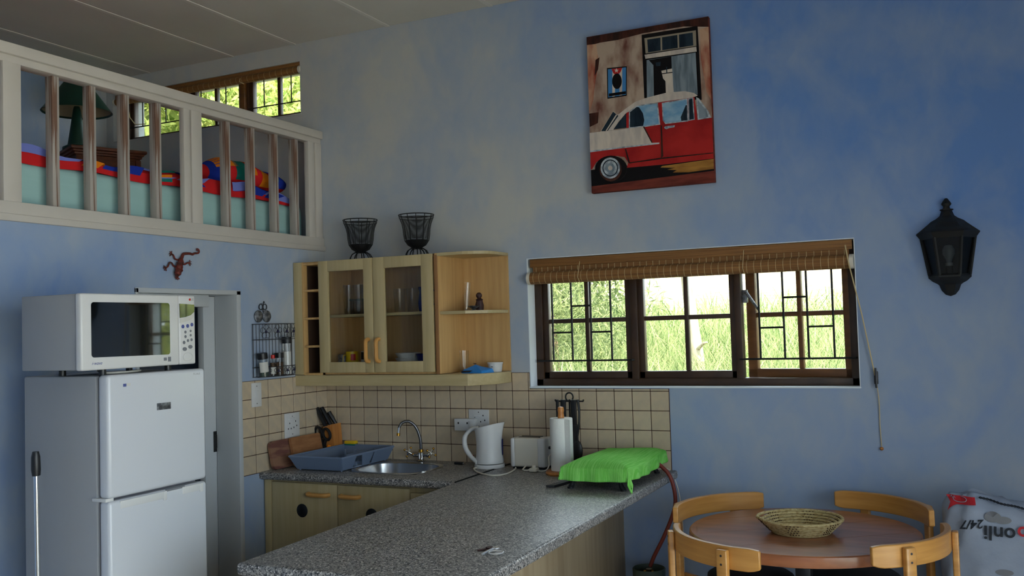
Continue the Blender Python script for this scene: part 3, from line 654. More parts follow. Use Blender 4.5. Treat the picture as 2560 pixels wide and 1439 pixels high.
# open end shelves
c = (1.055, -.155, 1.743); o = thing('test_tube_vase', 'slim clear glass tube vase leaning on the open upper end shelf', 'vase', c)
q = MB().lathe([(1e-4, 0), (.015, 0), (.016, .15), (.020, .152), (.020, .155), (.0145, .155), (.0135, .004), (1e-4, .004)], (0, 0, 0), 16); q.xf(Matrix.Translation(c) @ Matrix.Rotation(.09, 4, 'Y')); obj('tube', q, 'glass', o)
c = (1.095, -.145, 1.743); o = thing('metal_dish', 'small silver dish on a foot on the open upper end shelf', 'dish', c); obj('bowl', MB().lathe([(.018, 0), (.02, .002), (.006, .007), (.012, .011), (.036, .026), (.034, .027), (1e-4, .013)], c, 20), 'pewter', o)
c = (1.105, -.095, 1.743); o = thing('carved_figure', 'little dark carved figure behind the silver dish', 'figurine', c)
obj('body', MB().lathe([(1e-4, 0), (.022, 0), (.024, .03), (.017, .055), (.021, .06), (1e-4, .075)], c, 12), 'wine', o); obj('head', MB().sphere((c[0]-.002, c[1], c[2]+.083), .017, 8), 'wine', o)
c = (1.0, -.165, CT+.504); tw = 1.408
c = (1.03, -.15, tw); o = thing('ridged_glass', 'clear ridged tumbler stack on the lower end shelf', 'glass', c)
obj('body', MB().lathe([(1e-4, .002), (.022, 0), (.024, .03), (.026, .034), (.025, .06), (.027, .064), (.026, .09), (.028, .094), (.028, .12), (.0265, .12), (.022, .006), (1e-4, .006)], c, 18), 'glass', o)
c = (1.13, -.15, tw); o = thing('foil_packet', 'crumpled bright blue and navy packet on the lower end shelf', 'packet', c)
obj('wrap', MB().add([(1.045, -.21, tw), (1.17, -.22, tw), (1.20, -.13, tw), (1.07, -.10, tw), (1.05, -.20, tw+.018), (1.165, -.21, tw+.012), (1.195, -.14, tw+.022), (1.08, -.11, tw+.026), (1.11, -.17, tw+.045), (1.14, -.16, tw+.034)],
    [(0, 1, 5, 4), (1, 2, 6, 5), (2, 3, 7, 6), (3, 0, 4, 7), (4, 5, 8), (5, 9, 8), (5, 6, 9), (6, 7, 9), (7, 8, 9), (7, 4, 8), (0, 3, 2, 1)]), 'skyblue', o, smooth=False)
obj('flap', MB().add([(1.043, -.212, tw+.004), (1.10, -.222, tw+.006), (1.10, -.214, tw+.016), (1.043, -.208, tw+.014), (1.10, -.226, tw+.008), (1.12, -.226, tw+.016)], [(0, 1, 2, 3), (1, 4, 5, 2)]), 'navy', o, smooth=False)
obj('tie', MB().add([(1.108, -.172, tw+.046), (1.09, -.165, tw+.052), (1.112, -.158, tw+.05), (1.185, -.15, tw+.03), (1.205, -.16, tw+.034), (1.20, -.14, tw+.028)], [(0, 1, 2), (3, 4, 5)]), 'navy', o, smooth=False)
cup('white_ramekin', 'plast', 'small white ramekin at the end of the lower open shelf', 'ramekin', (1.18, -.075, tw), [(1e-4, 0), (.034, 0), (.036, .004), (.041, .044), (.044, .046), (.043, .052), (.038, .05), (.033, .008), (1e-4, .008)], n=28)
# wire goblets on the cabinet
def goblet(x, y, label):
    z = Z1; t = thing('wire_goblet', label, 'goblet', (x, y, z), 0, 'wire goblets on the cabinet')
    prof = [(.022, .052), (.05, .068), (.068, .095), (.073, .125), (.076, .16), (.082, .19), (.094, .222), (.098, .238)]
    q = MB()
    for k in range(12):
        a = 2*PI*k/12; q.tube([(x+r*math.cos(a), y+r*math.sin(a), z+h) for r, h in prof], .0021, 5)
    for r, h, w in ((.099, .238, .003), (.096, .222, .002)): q.tube([(x+r*math.cos(a), y+r*math.sin(a), z+h) for a in [2*PI*i/28 for i in range(28)]], w, 5, closed=True)
    obj('bowl', q, 'iron', t)
    q = MB(); pts = []
    for i in range(36*24):
        h = .10+.12*i/(36*24); r = np.interp(h, [p[1] for p in prof], [p[0] for p in prof]); a = 2*PI*i/24; pts.append((x+r*math.cos(a), y+r*math.sin(a), z+h))
    q.tube(pts, .0008, 3); o = obj('fine_wire', q, 'iron', t, smooth=False)
    obj('cup', MB().lathe([(1e-4, .053), (.021, .051), (.049, .067), (.067, .094), (.064, .096), (.045, .072), (1e-4, .06)], (x, y, z), 20), 'iron', t)
    q = MB()
    for k in range(9):
        a = 2*PI*k/9; q.tube([(x+r*math.cos(a), y+r*math.sin(a), z+h) for r, h in ((.012, .052), (.036, .049), (.054, .038), (.064, .020), (.067, .003))], .0032, 5)
    for r, h, w in ((.067, .003, .003), (.014, .052, .006)): q.tube([(x+r*math.cos(a), y+r*math.sin(a), z+h) for a in [2*PI*i/24 for i in range(24)]], w, 5, closed=True)
    obj('foot', q, 'iron', t)
goblet(.352, -.12, 'black wire goblet on the cabinet top, the one nearer the loft railing')
goblet(.732, -.12, 'black wire goblet on the cabinet top, the one above the right glazed door')

# ---- sink, tap, drainer
sk = thing('sink', 'stainless steel sink let into the worktop beside the dish rack', 'sink', (.69, -.31, CT))
def se(a, rx, ry, p=3.2):
    c_, s_ = math.cos(a), math.sin(a); return (.69+rx*abs(c_)**(2/p)*(1 if c_ >= 0 else -1), -.31+ry*abs(s_)**(2/p)*(1 if s_ >= 0 else -1))
q = MB(); rings = [(.235, .196, .0005), (.233, .194, .004), (.215, .176, .004), (.210, .171, .0), (.200, .160, -.06), (.18, .14, -.135), (.10, .08, -.145), (.03, .03, -.147), (.001, .001, -.147)]
V = [(*se(2*PI*i/48, rx, ry, 3.2 if rx > .12 else 2), CT+dz) for rx, ry, dz in rings for i in range(48)]
q.add(V, [(j*48+i, j*48+(i+1) % 48, (j+1)*48+(i+1) % 48, (j+1)*48+i) for j in range(len(rings)-1) for i in range(48)])
obj('bowl', q, 'steel', sk); obj('drain', MB().lathe([(1e-4, .003), (.032, .003), (.036, 0)], (.69, -.31, CT-.147), 20), 'chrome', sk)
tp = thing('mixer_tap', 'chrome swan-neck mixer tap with two cross handles behind the sink', 'tap', (.685, -.055, CT))
x, y, z = .685, -.055, CT
obj('body', MB().lathe([(1e-4, 0), (.024, 0), (.026, .006), (.018, .014), (.018, .05), (.012, .055), (1e-4, .055)], (x, y, z), 20).tube([(x-.05, y, z+.036), (x+.05, y, z+.036)], .012, 12), 'chrome', tp)
obj('collar', MB().cyl((x, y, z+.052), .014, .016, 16), 'brass', tp)
obj('spout', MB().tube(smoothpts([(x, y, z+.06), (x-.002, y-.004, z+.13), (x-.02, y-.018, z+.195), (x-.052, y-.038, z+.228), (x-.085, y-.058, z+.222), (x-.10, y-.068, z+.195)]), .0085, 12), 'spout', tp)
obj('aerator', MB().tube([(x-.10, y-.068, z+.198), (x-.103, y-.070, z+.165)], .0098, 12), 'chrome', tp)
obj('nozzle', MB().tube([(x-.103, y-.070, z+.166), (x-.1045, y-.071, z+.150)], .010, 12), 'brass', tp)
for s_, lbl in ((-1, 'left'), (1, 'right')):
    hx = x+s_*.062; q = MB().tube([(x+s_*.05, y, z+.036), (hx+s_*.012, y-.012, z+.052)], .008, 10)
    p = Vector((hx+s_*.012, y-.012, z+.052)); tips = MB()
    for d in (Vector((.45, .1, .88)), Vector((-.45, -.1, -.88)), Vector((.86, .2, -.45)), Vector((-.86, -.2, .45))):
        q.tube([p, p+d*.025], .004, 6); tips.sphere(tuple(p+d*.027), .0068, 6)
    h_ = obj('cross_handle', q, 'chrome', tp); obj('tip', tips, 'brass', h_)
# dish rack
dr_ = thing('dish_rack', 'slate blue plastic dish rack with cut-out side on the worktop', 'rack', (.315, -.285, CT))
b0x, b1x, b0y, b1y, t0x, t1x, t0y, t1y = .168, .462, -.502, -.065, .143, .488, -.540, -.035
zb, zt = CT+.008, .981
def wallq(mb, p, q_, fa, fb, ga=None, gb=None):
    """a slanted piece of side wall between fractions fa..fb (top) and ga..gb (bottom) from corner p to corner q_; p = (bottom, top)"""
    ga = fa if ga is None else ga; gb = fb if gb is None else gb
    B = lambda f: Vector(p[0])+(Vector(q_[0])-Vector(p[0]))*f
    T = lambda f: Vector(p[1])+(Vector(q_[1])-Vector(p[1]))*f
    nrm = (B(1)-B(0)).cross(T(0)-B(0)).normalized()*.004
    v = [B(ga), B(gb), T(fb), T(fa)]; v += [k+nrm for k in v]
    mb.add(v, [(0, 1, 2, 3), (7, 6, 5, 4), (0, 4, 5, 1), (1, 5, 6, 2), (2, 6, 7, 3), (3, 7, 4, 0)])
C = {'fl': ((b0x, b0y, zb), (t0x, t0y, zt)), 'fr': ((b1x, b0y, zb), (t1x, t0y, zt)), 'br': ((b1x, b1y, zb), (t1x, t1y, zt)), 'bl': ((b0x, b1y, zb), (t0x, t1y, zt))}
q = MB(); wallq(q, C['fl'], C['fr'], 0, 1); wallq(q, C['br'], C['bl'], 0, 1); wallq(q, C['bl'], C['fl'], 0, 1)
wallq(q, C['fr'], C['br'], 0, .27, 0, .20); wallq(q, C['fr'], C['br'], .37, .60, .42, .56); wallq(q, C['fr'], C['br'], .62, 1, .62, 1)
q.box(b0x, b1x, b0y, b1y, zb-.002, zb+.003)
obj('tray', q, 'rackblue', dr_, smooth=False)
obj('rim', MB().tube([(t0x, t0y, zt), (t1x, t0y, zt), (t1x, t1y, zt), (t0x, t1y, zt)], .006, 8, closed=True), 'rackblue', dr_)
q = MB()
for xx in (.22, .29): q.box(xx-.006, xx+.006, -.14, -.125, zb, zt-.012, .003)
q.box(.37, .376, -.34, -.07, zb, zt-.01, .002)
for k in range(7): q.box(.185, .45, -.46+k*.055, -.456+k*.055, zb+.002, zb+.02)
obj('divider', q, 'rackblue', dr_)
for xx, yy_ in ((.178, -.492), (.452, -.492), (.452, -.075), (.178, -.075)): obj('foot', MB().cyl((xx, yy_, CT), .006, .01, 10), 'rackblue', dr_)
# chopping boards leaning on the left tiles
def board(name, label, y0, y1, h, xb, xt, th, m, rr=.03):
    q = MB(); pl = []
    for cx, cy, a in ((y1-rr, h-rr, 0), (y0+rr, h-rr, PI/2), (y0+rr, rr, PI), (y1-rr, rr, 1.5*PI)):
        pl += [(cx+rr*math.cos(a+PI/2*i/5), cy+rr*math.sin(a+PI/2*i/5)) for i in range(6)]
    q.prism(pl, 0, th, 'yz'); an = math.asin((xb-xt)/h)
    q.xf(Matrix.Translation((xb-th, 0, CT+.001)) @ Matrix.Rotation(-an, 4, 'Y')); return tag(obj(name, q, m), label, 'board')
board('chopping_board', 'streaky reddish chopping board with rounded corners, leaning nearest the worktop end', -.567, -.30, .155, .062, .030, .018, 'board1')
board('chopping_board', 'light brown chopping board leaning behind the dish rack', -.415, -.150, .160, .088, .054, .018, 'board2', .012)
# knife block
kb = thing('knife_block', 'orange wooden knife block in the tiled corner', 'knife block', (.085, -.07, CT))
obj('block', MB().prism([(.035, CT), (.135, CT), (.118, 1.110), (.050, 1.092)], -.115, -.03, 'xz'), 'oakv', kb, smooth=False)
for k, (dx, dy, ln) in enumerate(((.0, .0, .13), (.022, .02, .125), (.004, .048, .10), (.03, .06, .09))):
    p = Vector((.068+dx, -.105+dy, 1.090+dx*.3)); d = Vector((-.50, -.05*k, .86)).normalized()
    kn = thing('kitchen_knife', ('tallest black handled knife at the front of the wooden block', 'second black handled knife, close beside the tallest one', 'short black handled knife at the back left of the block', 'shortest black handled knife at the back right of the block')[k], 'knife', tuple(p), 0, 'knives in the block')
    obj('handle', MB().tube([p+d*.008, p+d*.05, p+d*(ln-.02), p+d*ln], [.010, .0135, .0125, .013], 8), 'black', kn)
    obj('bolster', MB().tube([p-d*.012, p+d*.013], .006, 8), 'steel', kn)
sc_ = thing('kitchen_scissors', 'black handled scissors stuck in the front of the knife block', 'scissors', (.07, -.13, 1.0))
q = MB()
for cx, cz in ((.030, 1.060), (.088, 1.052)): q.tube([(cx+.025*math.cos(a)-.006*math.sin(a), -.130, cz+.033*math.sin(a)) for a in [2*PI*i/16 for i in range(16)]], .0085, 8, closed=True)
q.tube([(.040, -.13, 1.03), (.062, -.13, .995), (.080, -.128, .955)], [.011, .012, .010], 8).tube([(.080, -.13, 1.02), (.068, -.13, .99), (.056, -.128, .955)], [.011, .012, .010], 8)
obj('grips', q, 'black', sc_); obj('blades', MB().prism([(.056, .96), (.080, .96), (.072, .915)], -.131, -.126, 'xz'), 'steel', sc_)
o = thing('orange_brush', 'orange plastic brush poking up behind the dish rack, beside the scissors', 'brush', (.10, -.15, CT)); q = MB().tube([(.112, -.16, CT+.012), (.110, -.155, .96), (.118, -.145, .992)], [.009, .011, .012], 8); obj('handle', q, 'orange', o); obj('bristles', MB().box(.100, .124, -.165, -.150, CT, CT+.03, .004), 'label', o)
o = thing('yellow_sponge', 'yellow sponge on the far rim of the dish rack', 'sponge', (.17, -.02, CT+.07)); obj('foam', MB().box(.15, .225, -.046, -.009, .986, 1.006, .006), 'yellow', o); obj('scourer', MB().box(.15, .225, -.046, -.009, .980, .987, .003), 'teal', o)

# ================================================================== SMALL THINGS ON THE WORKTOP
kt = thing('kettle', 'white plastic cordless kettle standing at the peninsula corner', 'kettle', (1.165, -.145, CT))
kx, ky = 1.165, -.145
obj('power_base', MB().lathe([(1e-4, 0), (.080, 0), (.082, .006), (.080, .020), (1e-4, .020)], (kx, ky, CT), 32), 'plast', kt)
q = MB()
prof = [(1e-4, .024), (.076, .024), (.077, .034), (.072, .06), (.069, .10), (.069, .14), (.073, .19), (.077, .222)]
n = 36; V = []
for r, z in prof:
    for i in range(n):
        a = 2*PI*i/n; tilt = (.018*math.cos(a)*(z/.222)**3); sp = 1+.22*max(0, math.cos(a))**14*(z/.222)**4
        V.append((kx+r*math.cos(a)*sp, ky+r*math.sin(a), CT+z+tilt))
q.add(V, [(j*n+i, j*n+(i+1) % n, (j+1)*n+(i+1) % n, (j+1)*n+i) for j in range(len(prof)-1) for i in range(n)])
obj('jug', q, 'plast', kt)
V = [(kx, ky, CT+.219)]+[(kx+.074*math.cos(2*PI*i/n)*(1+.2*max(0, math.cos(2*PI*i/n))**14), ky+.074*math.sin(2*PI*i/n), CT+.219+.017*math.cos(2*PI*i/n)) for i in range(n)]
obj('lid', MB().add(V, [(0, 1+i, 1+(i+1) % n) for i in range(n)]), 'cream', kt)
obj('handle', MB().tube(smoothpts([(kx-.060, ky, CT+.205), (kx-.10, ky-.008, CT+.200), (kx-.138, ky-.014, CT+.160), (kx-.137, ky-.016, CT+.105), (kx-.10, ky-.03, CT+.06), (kx-.045, ky-.055, CT+.03)], 5), [.011]*10+[.0135]*10+[.012]*6, 12), 'plast', kt)
obj('water_gauge', MB().lathe([(.0745, .065), (.0755, .15)], (kx, ky, CT), 6, .05, .45), 'blueglass', kt)
obj('switch', MB().box(kx-.12, kx-.098, ky-.005, ky+.01, CT+.052, CT+.06, .003), 'redglaze', kt)
obj('power_cord', MB().tube(smoothpts([(kx+.06, ky-.05, CT+.004), (1.127, -.21, CT+.0045), (1.13, -.262, CT+.0045), (1.222, -.369, CT+.0045), (1.322, -.421, CT+.0045), (1.365, -.358, CT+.0045), (1.343, -.202, CT+.0045), (1.29, -.10, CT+.0045), (1.262, -.06, CT+.0045)]), .0042, 6), 'cream', kt)
ts = thing('toaster', 'cream two-slot toaster between the kettle and the kitchen paper', 'toaster', (1.385, -.11, CT))
obj('body', MB().box(1.318, 1.462, -.165, -.045, CT+.010, CT+.162, .012, 3), 'cream', ts)
obj('end_cap', MB().box(1.300, 1.324, -.168, -.042, CT+.010, CT+.160, .010, 3).box(1.455, 1.498, -.168, -.042, CT+.010, CT+.160, .010, 3), 'plast', ts)
obj('slot', MB().box(1.335, 1.455, -.135, -.118, CT+.158, CT+.1635).box(1.335, 1.455, -.095, -.078, CT+.158, CT+.1635), 'dark', ts, smooth=False)
obj('lever', MB().box(1.496, 1.515, -.118, -.09, CT+.10, CT+.115, .004), 'black', ts)
obj('foot', MB().box(1.31, 1.49, -.155, -.055, CT, CT+.011), 'black', ts, smooth=False)
obj('power_cord', MB().tube(smoothpts([(1.39, -.160, CT+.02), (1.384, -.192, CT+.005), (1.40, -.225, CT+.005), (1.427, -.236, CT+.005), (1.45, -.235, CT+.012)]), .004, 6), 'cream', ts)
obj('plug', MB().box(1.445, 1.488, -.262, -.214, CT+.001, CT+.022, .008).tube([(1.468, -.24, CT+.02), (1.468, -.24, CT+.034)], .012, 10), 'cream', ts)
o = tag(obj('loose_cord', MB().tube(smoothpts([(1.488, -.236, CT+.006), (1.52, -.215, CT+.005), (1.535, -.20, CT+.03), (1.53, -.19, CT+.07), (1.55, -.185, CT+.085), (1.57, -.165, CT+.05)]), .0035, 6), 'cream'), 'thin cream cord looping up between toaster and kitchen paper', 'cord')
kr = thing('paper_towel_holder', 'kitchen paper roll on a wooden stand with turned knob', 'paper towel', (1.635, -.262, CT))
px, py = 1.635, -.262
obj('base', MB().lathe([(1e-4, 0), (.082, 0), (.086, .008), (.082, .018), (1e-4, .018)], (px, py, CT), 28), 'oak', kr)
obj('roll', MB().lathe([(.018, .02), (.056, .02), (.0575, .024), (.0575, .276), (.056, .28), (.018, .28), (.018, .02)], (px, py, CT), 40), 'paper', kr)
obj('loose_sheet', MB().add([(px+.036, py-.045, CT+.022), (px+.068, py-.052, CT+.022), (px+.068, py-.052, CT+.277), (px+.036, py-.045, CT+.279), (px+.036, py-.042, CT+.022), (px+.068, py-.049, CT+.022), (px+.068, py-.049, CT+.277), (px+.036, py-.042, CT+.279)], [(0, 1, 2, 3), (7, 6, 5, 4), (0, 4, 5, 1), (1, 5, 6, 2), (2, 6, 7, 3), (3, 7, 4, 0)]), 'paper', kr)
obj('knob', MB().lathe([(1e-4, .27), (.016, .27), (.016, .29), (.014, .305), (.017, .318), (.014, .334), (1e-4, .338)], (px, py, CT), 16), 'oak', kr)
# utensil stand
us = thing('utensil_stand', 'black wire utensil stand with ring top behind the kitchen paper', 'stand', (1.612, -.085, CT))
q = MB().cyl((1.612, -.085, CT), .07, .008, 28).tube([(1.612, -.085, CT+.005), (1.612, -.085, 1.262)], .005, 8).tube([(1.533, -.085, 1.253), (1.690, -.085, 1.253)], .004, 8)
q.tube([(1.612+.021*math.cos(a), -.085, 1.275+.022*math.sin(a)) for a in [2*PI*i/20 for i in range(20)]], .0042, 8, closed=True)
for x in (1.533, 1.690): q.tube([(x, -.085, 1.253), (x, -.085, 1.262)], .004, 6)
obj('frame', q, 'iron', us)
for k, (x, lab) in enumerate(((1.549, 'black slotted turner, leftmost on the utensil stand'), (1.582, 'broad black spatula, second from the left on the utensil stand'), (1.640, 'black fish slice hanging right of the stand pole'), (1.668, 'black serving spoon with a long curved handle, rightmost on the stand'))):
    u = thing('hanging_utensil', lab, 'utensil', (x, -.098, 1.0), 0, 'utensils on the black stand')
    if k < 3:
        w = (.010, .019, .021)[k]
        obj('handle', MB().box(x-w*.75, x+w*.75, -.105, -.091, 1.13, 1.262, .004), 'black', u); obj('blade', MB().box(x-w, x+w, -.102, -.095, .945, 1.135, .003), 'black', u)
    else:
        obj('handle', MB().tube(smoothpts([(1.664, -.098, 1.262), (1.672, -.104, 1.20), (1.668, -.106, 1.12), (1.652, -.102, 1.05)]), [.0075]*6+[.006]*6+[.005]*7, 8), 'black', u)
        q = MB().sphere((0, 0, 0), .036, 10, sx=.8, sy=.35, sz=1.5); q.xf(Matrix.Translation((1.655, -.10, 1.0))); obj('bowl', q, 'black', u)
# two-plate gas stove under the green towel
st = thing('gas_stove', 'black two-plate gas stove with curved legs under the green towel', 'stove', (1.95, -.36, CT))
obj('body', MB().box(1.825, 2.085, -.635, -.10, .974, 1.004, .006), 'iron', st)
for cx, cy in ((1.955, -.50), (1.955, -.23)):
    q = MB().cyl((cx, cy, 1.004), .05, .012, 20)
    for a in range(4):
        an = a*PI/2+PI/4; q.tube([(cx+.03*math.cos(an), cy+.03*math.sin(an), 1.012), (cx+.05*math.cos(an), cy+.05*math.sin(an), 1.020), (cx+.105*math.cos(an), cy+.105*math.sin(an), 1.018)], .005, 6)
    obj('burner', q, 'iron', st)
for lx, ly in ((1.832, -.632), (2.075, -.632), (2.075, -.118), (1.832, -.118)):
    s_ = 1 if lx > 1.95 else -1
    obj('leg', MB().tube(smoothpts([(lx-.006*s_, ly, .985), (lx-.010*s_, ly, .955), (lx-.004*s_, ly, .925), (lx+.006*s_, ly, CT+.006)]), [.014]*6+[.010]*6+[.012]*7, 8).cyl((lx+.006*s_, ly, CT), .014, .008, 12), 'iron', st)
q = MB()
tx0, tx1, ty0, ty1 = 1.792, 2.118, -.662, -.072; ox, oy0, oy1 = .055, .060, .045
def tw(u, v):
    a = (tx0-ox)+u*(tx1-tx0+2*ox); b = (ty0-oy0)+v*(ty1-ty0+oy0+oy1)
    ex = max(tx0-a, a-tx1, 0); sx = -1 if a < tx0 else 1; ey = max(ty0-b, b-ty1, 0); sy = -1 if b < ty0 else 1
    x = min(max(a, tx0), tx1); y = min(max(b, ty0), ty1)
    top = 1.026+.007*math.sin((x-1.8)*13)*math.sin((y+.6)*9)+.010*math.exp(-((x-1.98)**2+(y+.2)**2)/.012)+.007*math.exp(-((x-1.93)**2+(y+.52)**2)/.01)
    edge = min(x-tx0, tx1-x, y-ty0, ty1-y); top -= .022*max(0, 1-edge/.07)**2
    drop = (ex**1.15+ey**1.15)**(1/1.15)
    if a > tx1 and b < ty0: drop *= 1.22
    elif ex > 0 and ey > 0: drop = max(ex, ey); sx *= .3; sy *= .5
    flare = .15+(.28 if ex > 0 and ey > 0 else 0)
    rip = .006*math.sin(y*42)*min(1, ex/.03)+.0045*math.sin(x*55)*min(1, ey/.03)
    return (x+sx*(ex*flare+(rip if ex > ey else 0))+.0, y+sy*(ey*flare+(rip if ey >= ex else 0)), top-drop*.96)
q.grid(tw, 64, 80)
towel = tag(obj('green_towel', q, 'green', ang=80), 'bright lime green kitchen towel draped over the gas stove', 'towel')
mod = towel.modifiers.new('thick', 'SOLIDIFY'); mod.thickness = .003
o = thing('spatula', 'flat black utensil handle sticking out from under the gas stove', 'spatula', (1.73, -.55, CT)); q = MB().prism([(1.714, -.655), (1.752, -.645), (1.79, -.42), (1.765, -.41)], CT+.003, CT+.012); obj('handle', q, 'black', o, smooth=False)
obj('blade', MB().prism([(1.765, -.42), (1.79, -.43), (1.83, -.26), (1.76, -.25)], CT+.001, CT+.004), 'iron', o, smooth=False)
hs = tag(obj('gas_hose', MB().tube(smoothpts([(2.06, -.19, .985), (2.090, -.19, .975), (2.119, -.19, .955), (2.168, -.19, .903), (2.190, -.19, .808), (2.178, -.19, .73), (2.127, -.19, .612), (2.075, -.19, .515), (2.052, -.19, .462)]), .0095, 10), 'hose'), 'red-brown rubber gas hose curving from the stove down to the gas bottle', 'hose')
tag(obj('thin_cable', MB().tube(smoothpts([(2.06, -.03, CT+.006), (2.115, -.022, CT+.004), (2.150, -.02, .84), (2.168, -.02, .745), (2.175, -.02, .6), (2.175, -.02, .25), (2.178, -.02, .005)]), .0022, 6), 'cream'), 'thin pale cable running down the wall beside the gas hose', 'cable')
gb = thing('gas_bottle', 'dark green gas bottle on the floor under the breakfast bar overhang', 'gas bottle', (2.045, -.19, 0))
obj('cylinder', MB().lathe([(1e-4, 0), (.095, 0), (.10, .015), (.10, .30), (.088, .36), (.055, .40), (.03, .41), (1e-4, .41)], (2.045, -.19, 0), 32), 'bottlegreen', gb)
obj('collar', MB().lathe([(.070, .385), (.079, .40), (.080, .452), (.076, .456), (.074, .45), (.072, .40)], (2.045, -.19, 0), 32), 'bottlegreen', gb)
obj('valve', MB().cyl((2.045, -.19, .40), .016, .05, 12).tube([(2.02, -.19, .435), (2.07, -.19, .435)], .008, 8), 'brass', gb)
# keys and small bits
kk = thing('key_bunch', 'small bunch of keys with a wire ring on the breakfast bar', 'keys', (2.03, -1.83, CT)); z = CT+.003
obj('key', MB().tube([(2.014, -1.876, z), (2.018, -1.845, z+.002), (2.022, -1.812, z+.003)], .0042, 6).lathe([(.003, -.002), (.013, -.002), (.013, .002), (.003, .002)], (2.024, -1.798, z+.003), 16), 'keymetal', kk)
obj('key', MB().tube([(1.978, -1.838, z), (1.994, -1.812, z)], .0036, 6).lathe([(1e-4, -.003), (.012, -.003), (.013, 0), (.012, .004), (1e-4, .004)], (2.002, -1.800, z+.002), 16), 'wine', kk)
obj('ring', MB().tube([(2.052+.024*math.cos(a), -1.852+.024*math.sin(a), z+.003) for a in [2*PI*i/24 for i in range(24)]], .0024, 6, closed=True), 'keymetal', kk)
obj('tag', MB().box(2.046, 2.068, -1.848, -1.822, z-.002, z+.002, .001), 'keymetal', kk)
o = thing('lighter', 'small black gas lighter lying near the tap', 'lighter', (.955, -.105, CT)); obj('case', MB().box(.928, .985, -.115, -.095, CT, CT+.014, .005), 'black', o); obj('cap', MB().box(.980, .992, -.114, -.097, CT+.001, CT+.012, .003), 'chrome', o)

# ---- sockets
def socket(name, label, ax, u0, u1, z0, z1, kind):
    c = ((u0+u1)/2, (z0+z1)/2); P = (lambda u, z, d: (u, -d, z)) if ax == 'y' else (lambda u, z, d: (d, u, z))
    t = thing(name, label, 'socket', P(c[0], c[1], .007))
    def bx(a, b, z_, w, d0, d1, m, nm, bev=.0015):
        q = MB(); q.box(a, b, -d1, -d0, z_, w, bev) if ax == 'y' else q.box(d0, d1, a, b, z_, w, bev); obj(nm, q, m, t)
    bx(u0, u1, z0, z1, .0065, .014, 'plast', 'plate', .003); W_, H = u1-u0, z1-z0
    if kind == 'switch':
        bx(c[0]-.014, c[0]+.014, c[1]-.016, c[1]+.022, .013, .018, 'plast', 'rocker')
    else:
        bx(c[0]-.030, c[0]+.018, z1-.042, z1-.028, .013, .018, 'plast', 'rocker')
        for u, z in ((-.024, .012), (.028, .02), (-.037, -.018), (-.012, -.018), (.012, -.014), (.038, -.006)):
            bx(c[0]+u-.003, c[0]+u+.003, c[1]+z-.004, c[1]+z+.004, .0135, .0145, 'dark', 'hole', 0)
    for s_ in (-1, 1):
        zz = c[1]+s_*H*.36; bx(c[0]-.0025, c[0]+.0025, zz-.0025, zz+.0025, .0135, .0146, 'dark', 'screw', 0)
socket('light_switch', 'white upright switch plate on the tiles beside the sliding door', 'x', -.680, -.602, 1.258, 1.388, 'switch')
socket('wall_socket', 'white square socket on the left tiles above the chopping boards', 'x', -.412, -.282, 1.058, 1.198, 'socket')
socket('wall_socket', 'white square socket on the back tiles above the kettle', 'y', .974, 1.10, 1.090, 1.197, 'socket')
ms = thing('multi_plug', 'flat white multi-plug sticking out left of the kettle socket', 'plug', (.955, -.02, 1.11)); obj('body', MB().box(.895, 1.03, -.04, -.012, 1.080, 1.147, .005), 'plast', ms)
for u in (.922, .978): obj('hole', MB().box(u-.004, u+.004, -.0408, -.039, 1.118, 1.128), 'dark', ms, smooth=False)
obj('rocker', MB().box(.99, 1.02, -.046, -.039, 1.10, 1.135, .002), 'plast', ms)

# ================================================================== FRIDGE, MICROWAVE, BROOM
fr = thing('fridge_freezer', 'white two-door fridge freezer with the microwave on top', 'fridge', (.48, -1.98, 0))
fy0, fy1, ft = -2.222, -1.742, 1.517
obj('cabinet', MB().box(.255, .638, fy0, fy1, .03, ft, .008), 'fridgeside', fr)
obj('door_seal', MB().box(.636, .650, fy0+.012, fy1-.012, .06, ft-.01), 'greyboard', fr, smooth=False)
d1 = obj('door', MB().box(.648, .702, fy0, fy1, 1.078, ft+.003, .014, 4), 'fridge', fr)
d2 = obj('door', MB().box(.648, .702, fy0, fy1, .05, 1.068, .014, 4), 'fridge', fr)
obj('hinge', MB().box(.62, .69, fy0-.006, fy0+.03, 1.067, 1.079, .002), 'plast', fr)
for a, b in ((-2.175, -1.955), (-1.875, -1.765)):
    obj('grip', MB().box(.6955, .7035, a, b, 1.036, 1.064, .003).box(.700, .7045, b-.018, b, 1.030, 1.064, .002), 'plast', d2)
obj('grip_shade_strip', MB().box(.694, .7005, -1.955, -1.86, 1.060, 1.0675), 'greyink', d2, smooth=False)  # grey strip coloured as the shade between the two grips
bd = obj('badge', MB().box(.700, .7045, -1.998, -1.929, 1.374, 1.400, .0015), 'pewter', d1)
text('lettering', 'Hisense', 'black', bd, (.7048, -1.961, 1.386), FX, .017, .0002)
obj('energy_mark', MB().box(.7015, .7026, -2.155, -2.141, 1.474, 1.485), 'blueink', d1, smooth=False)
obj('energy_mark', MB().box(.7015, .7024, -2.138, -2.122, 1.476, 1.486), 'label', d1, smooth=False)
text('lettering', 'FC-AUS', 'greyink', d1, (.7023, -1.79, 1.500), FX, .011, .0002)
for yy_ in (fy0+.04, fy1-.04): obj('foot', MB().cyl((.60, yy_, 0), .018, .034, 12), 'black', fr)
for yy_ in (fy0+.04, fy1-.04): obj('foot', MB().cyl((.29, yy_, 0), .018, .034, 12), 'black', fr)
mw = thing('microwave', 'white microwave oven with dark window standing on the fridge', 'microwave', (.54, -2.06, ft))
my0, my1, mz0, mz1 = -2.332, -1.790, 1.541, 1.813
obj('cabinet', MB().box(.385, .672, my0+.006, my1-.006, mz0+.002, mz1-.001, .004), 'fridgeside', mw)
fx = .700
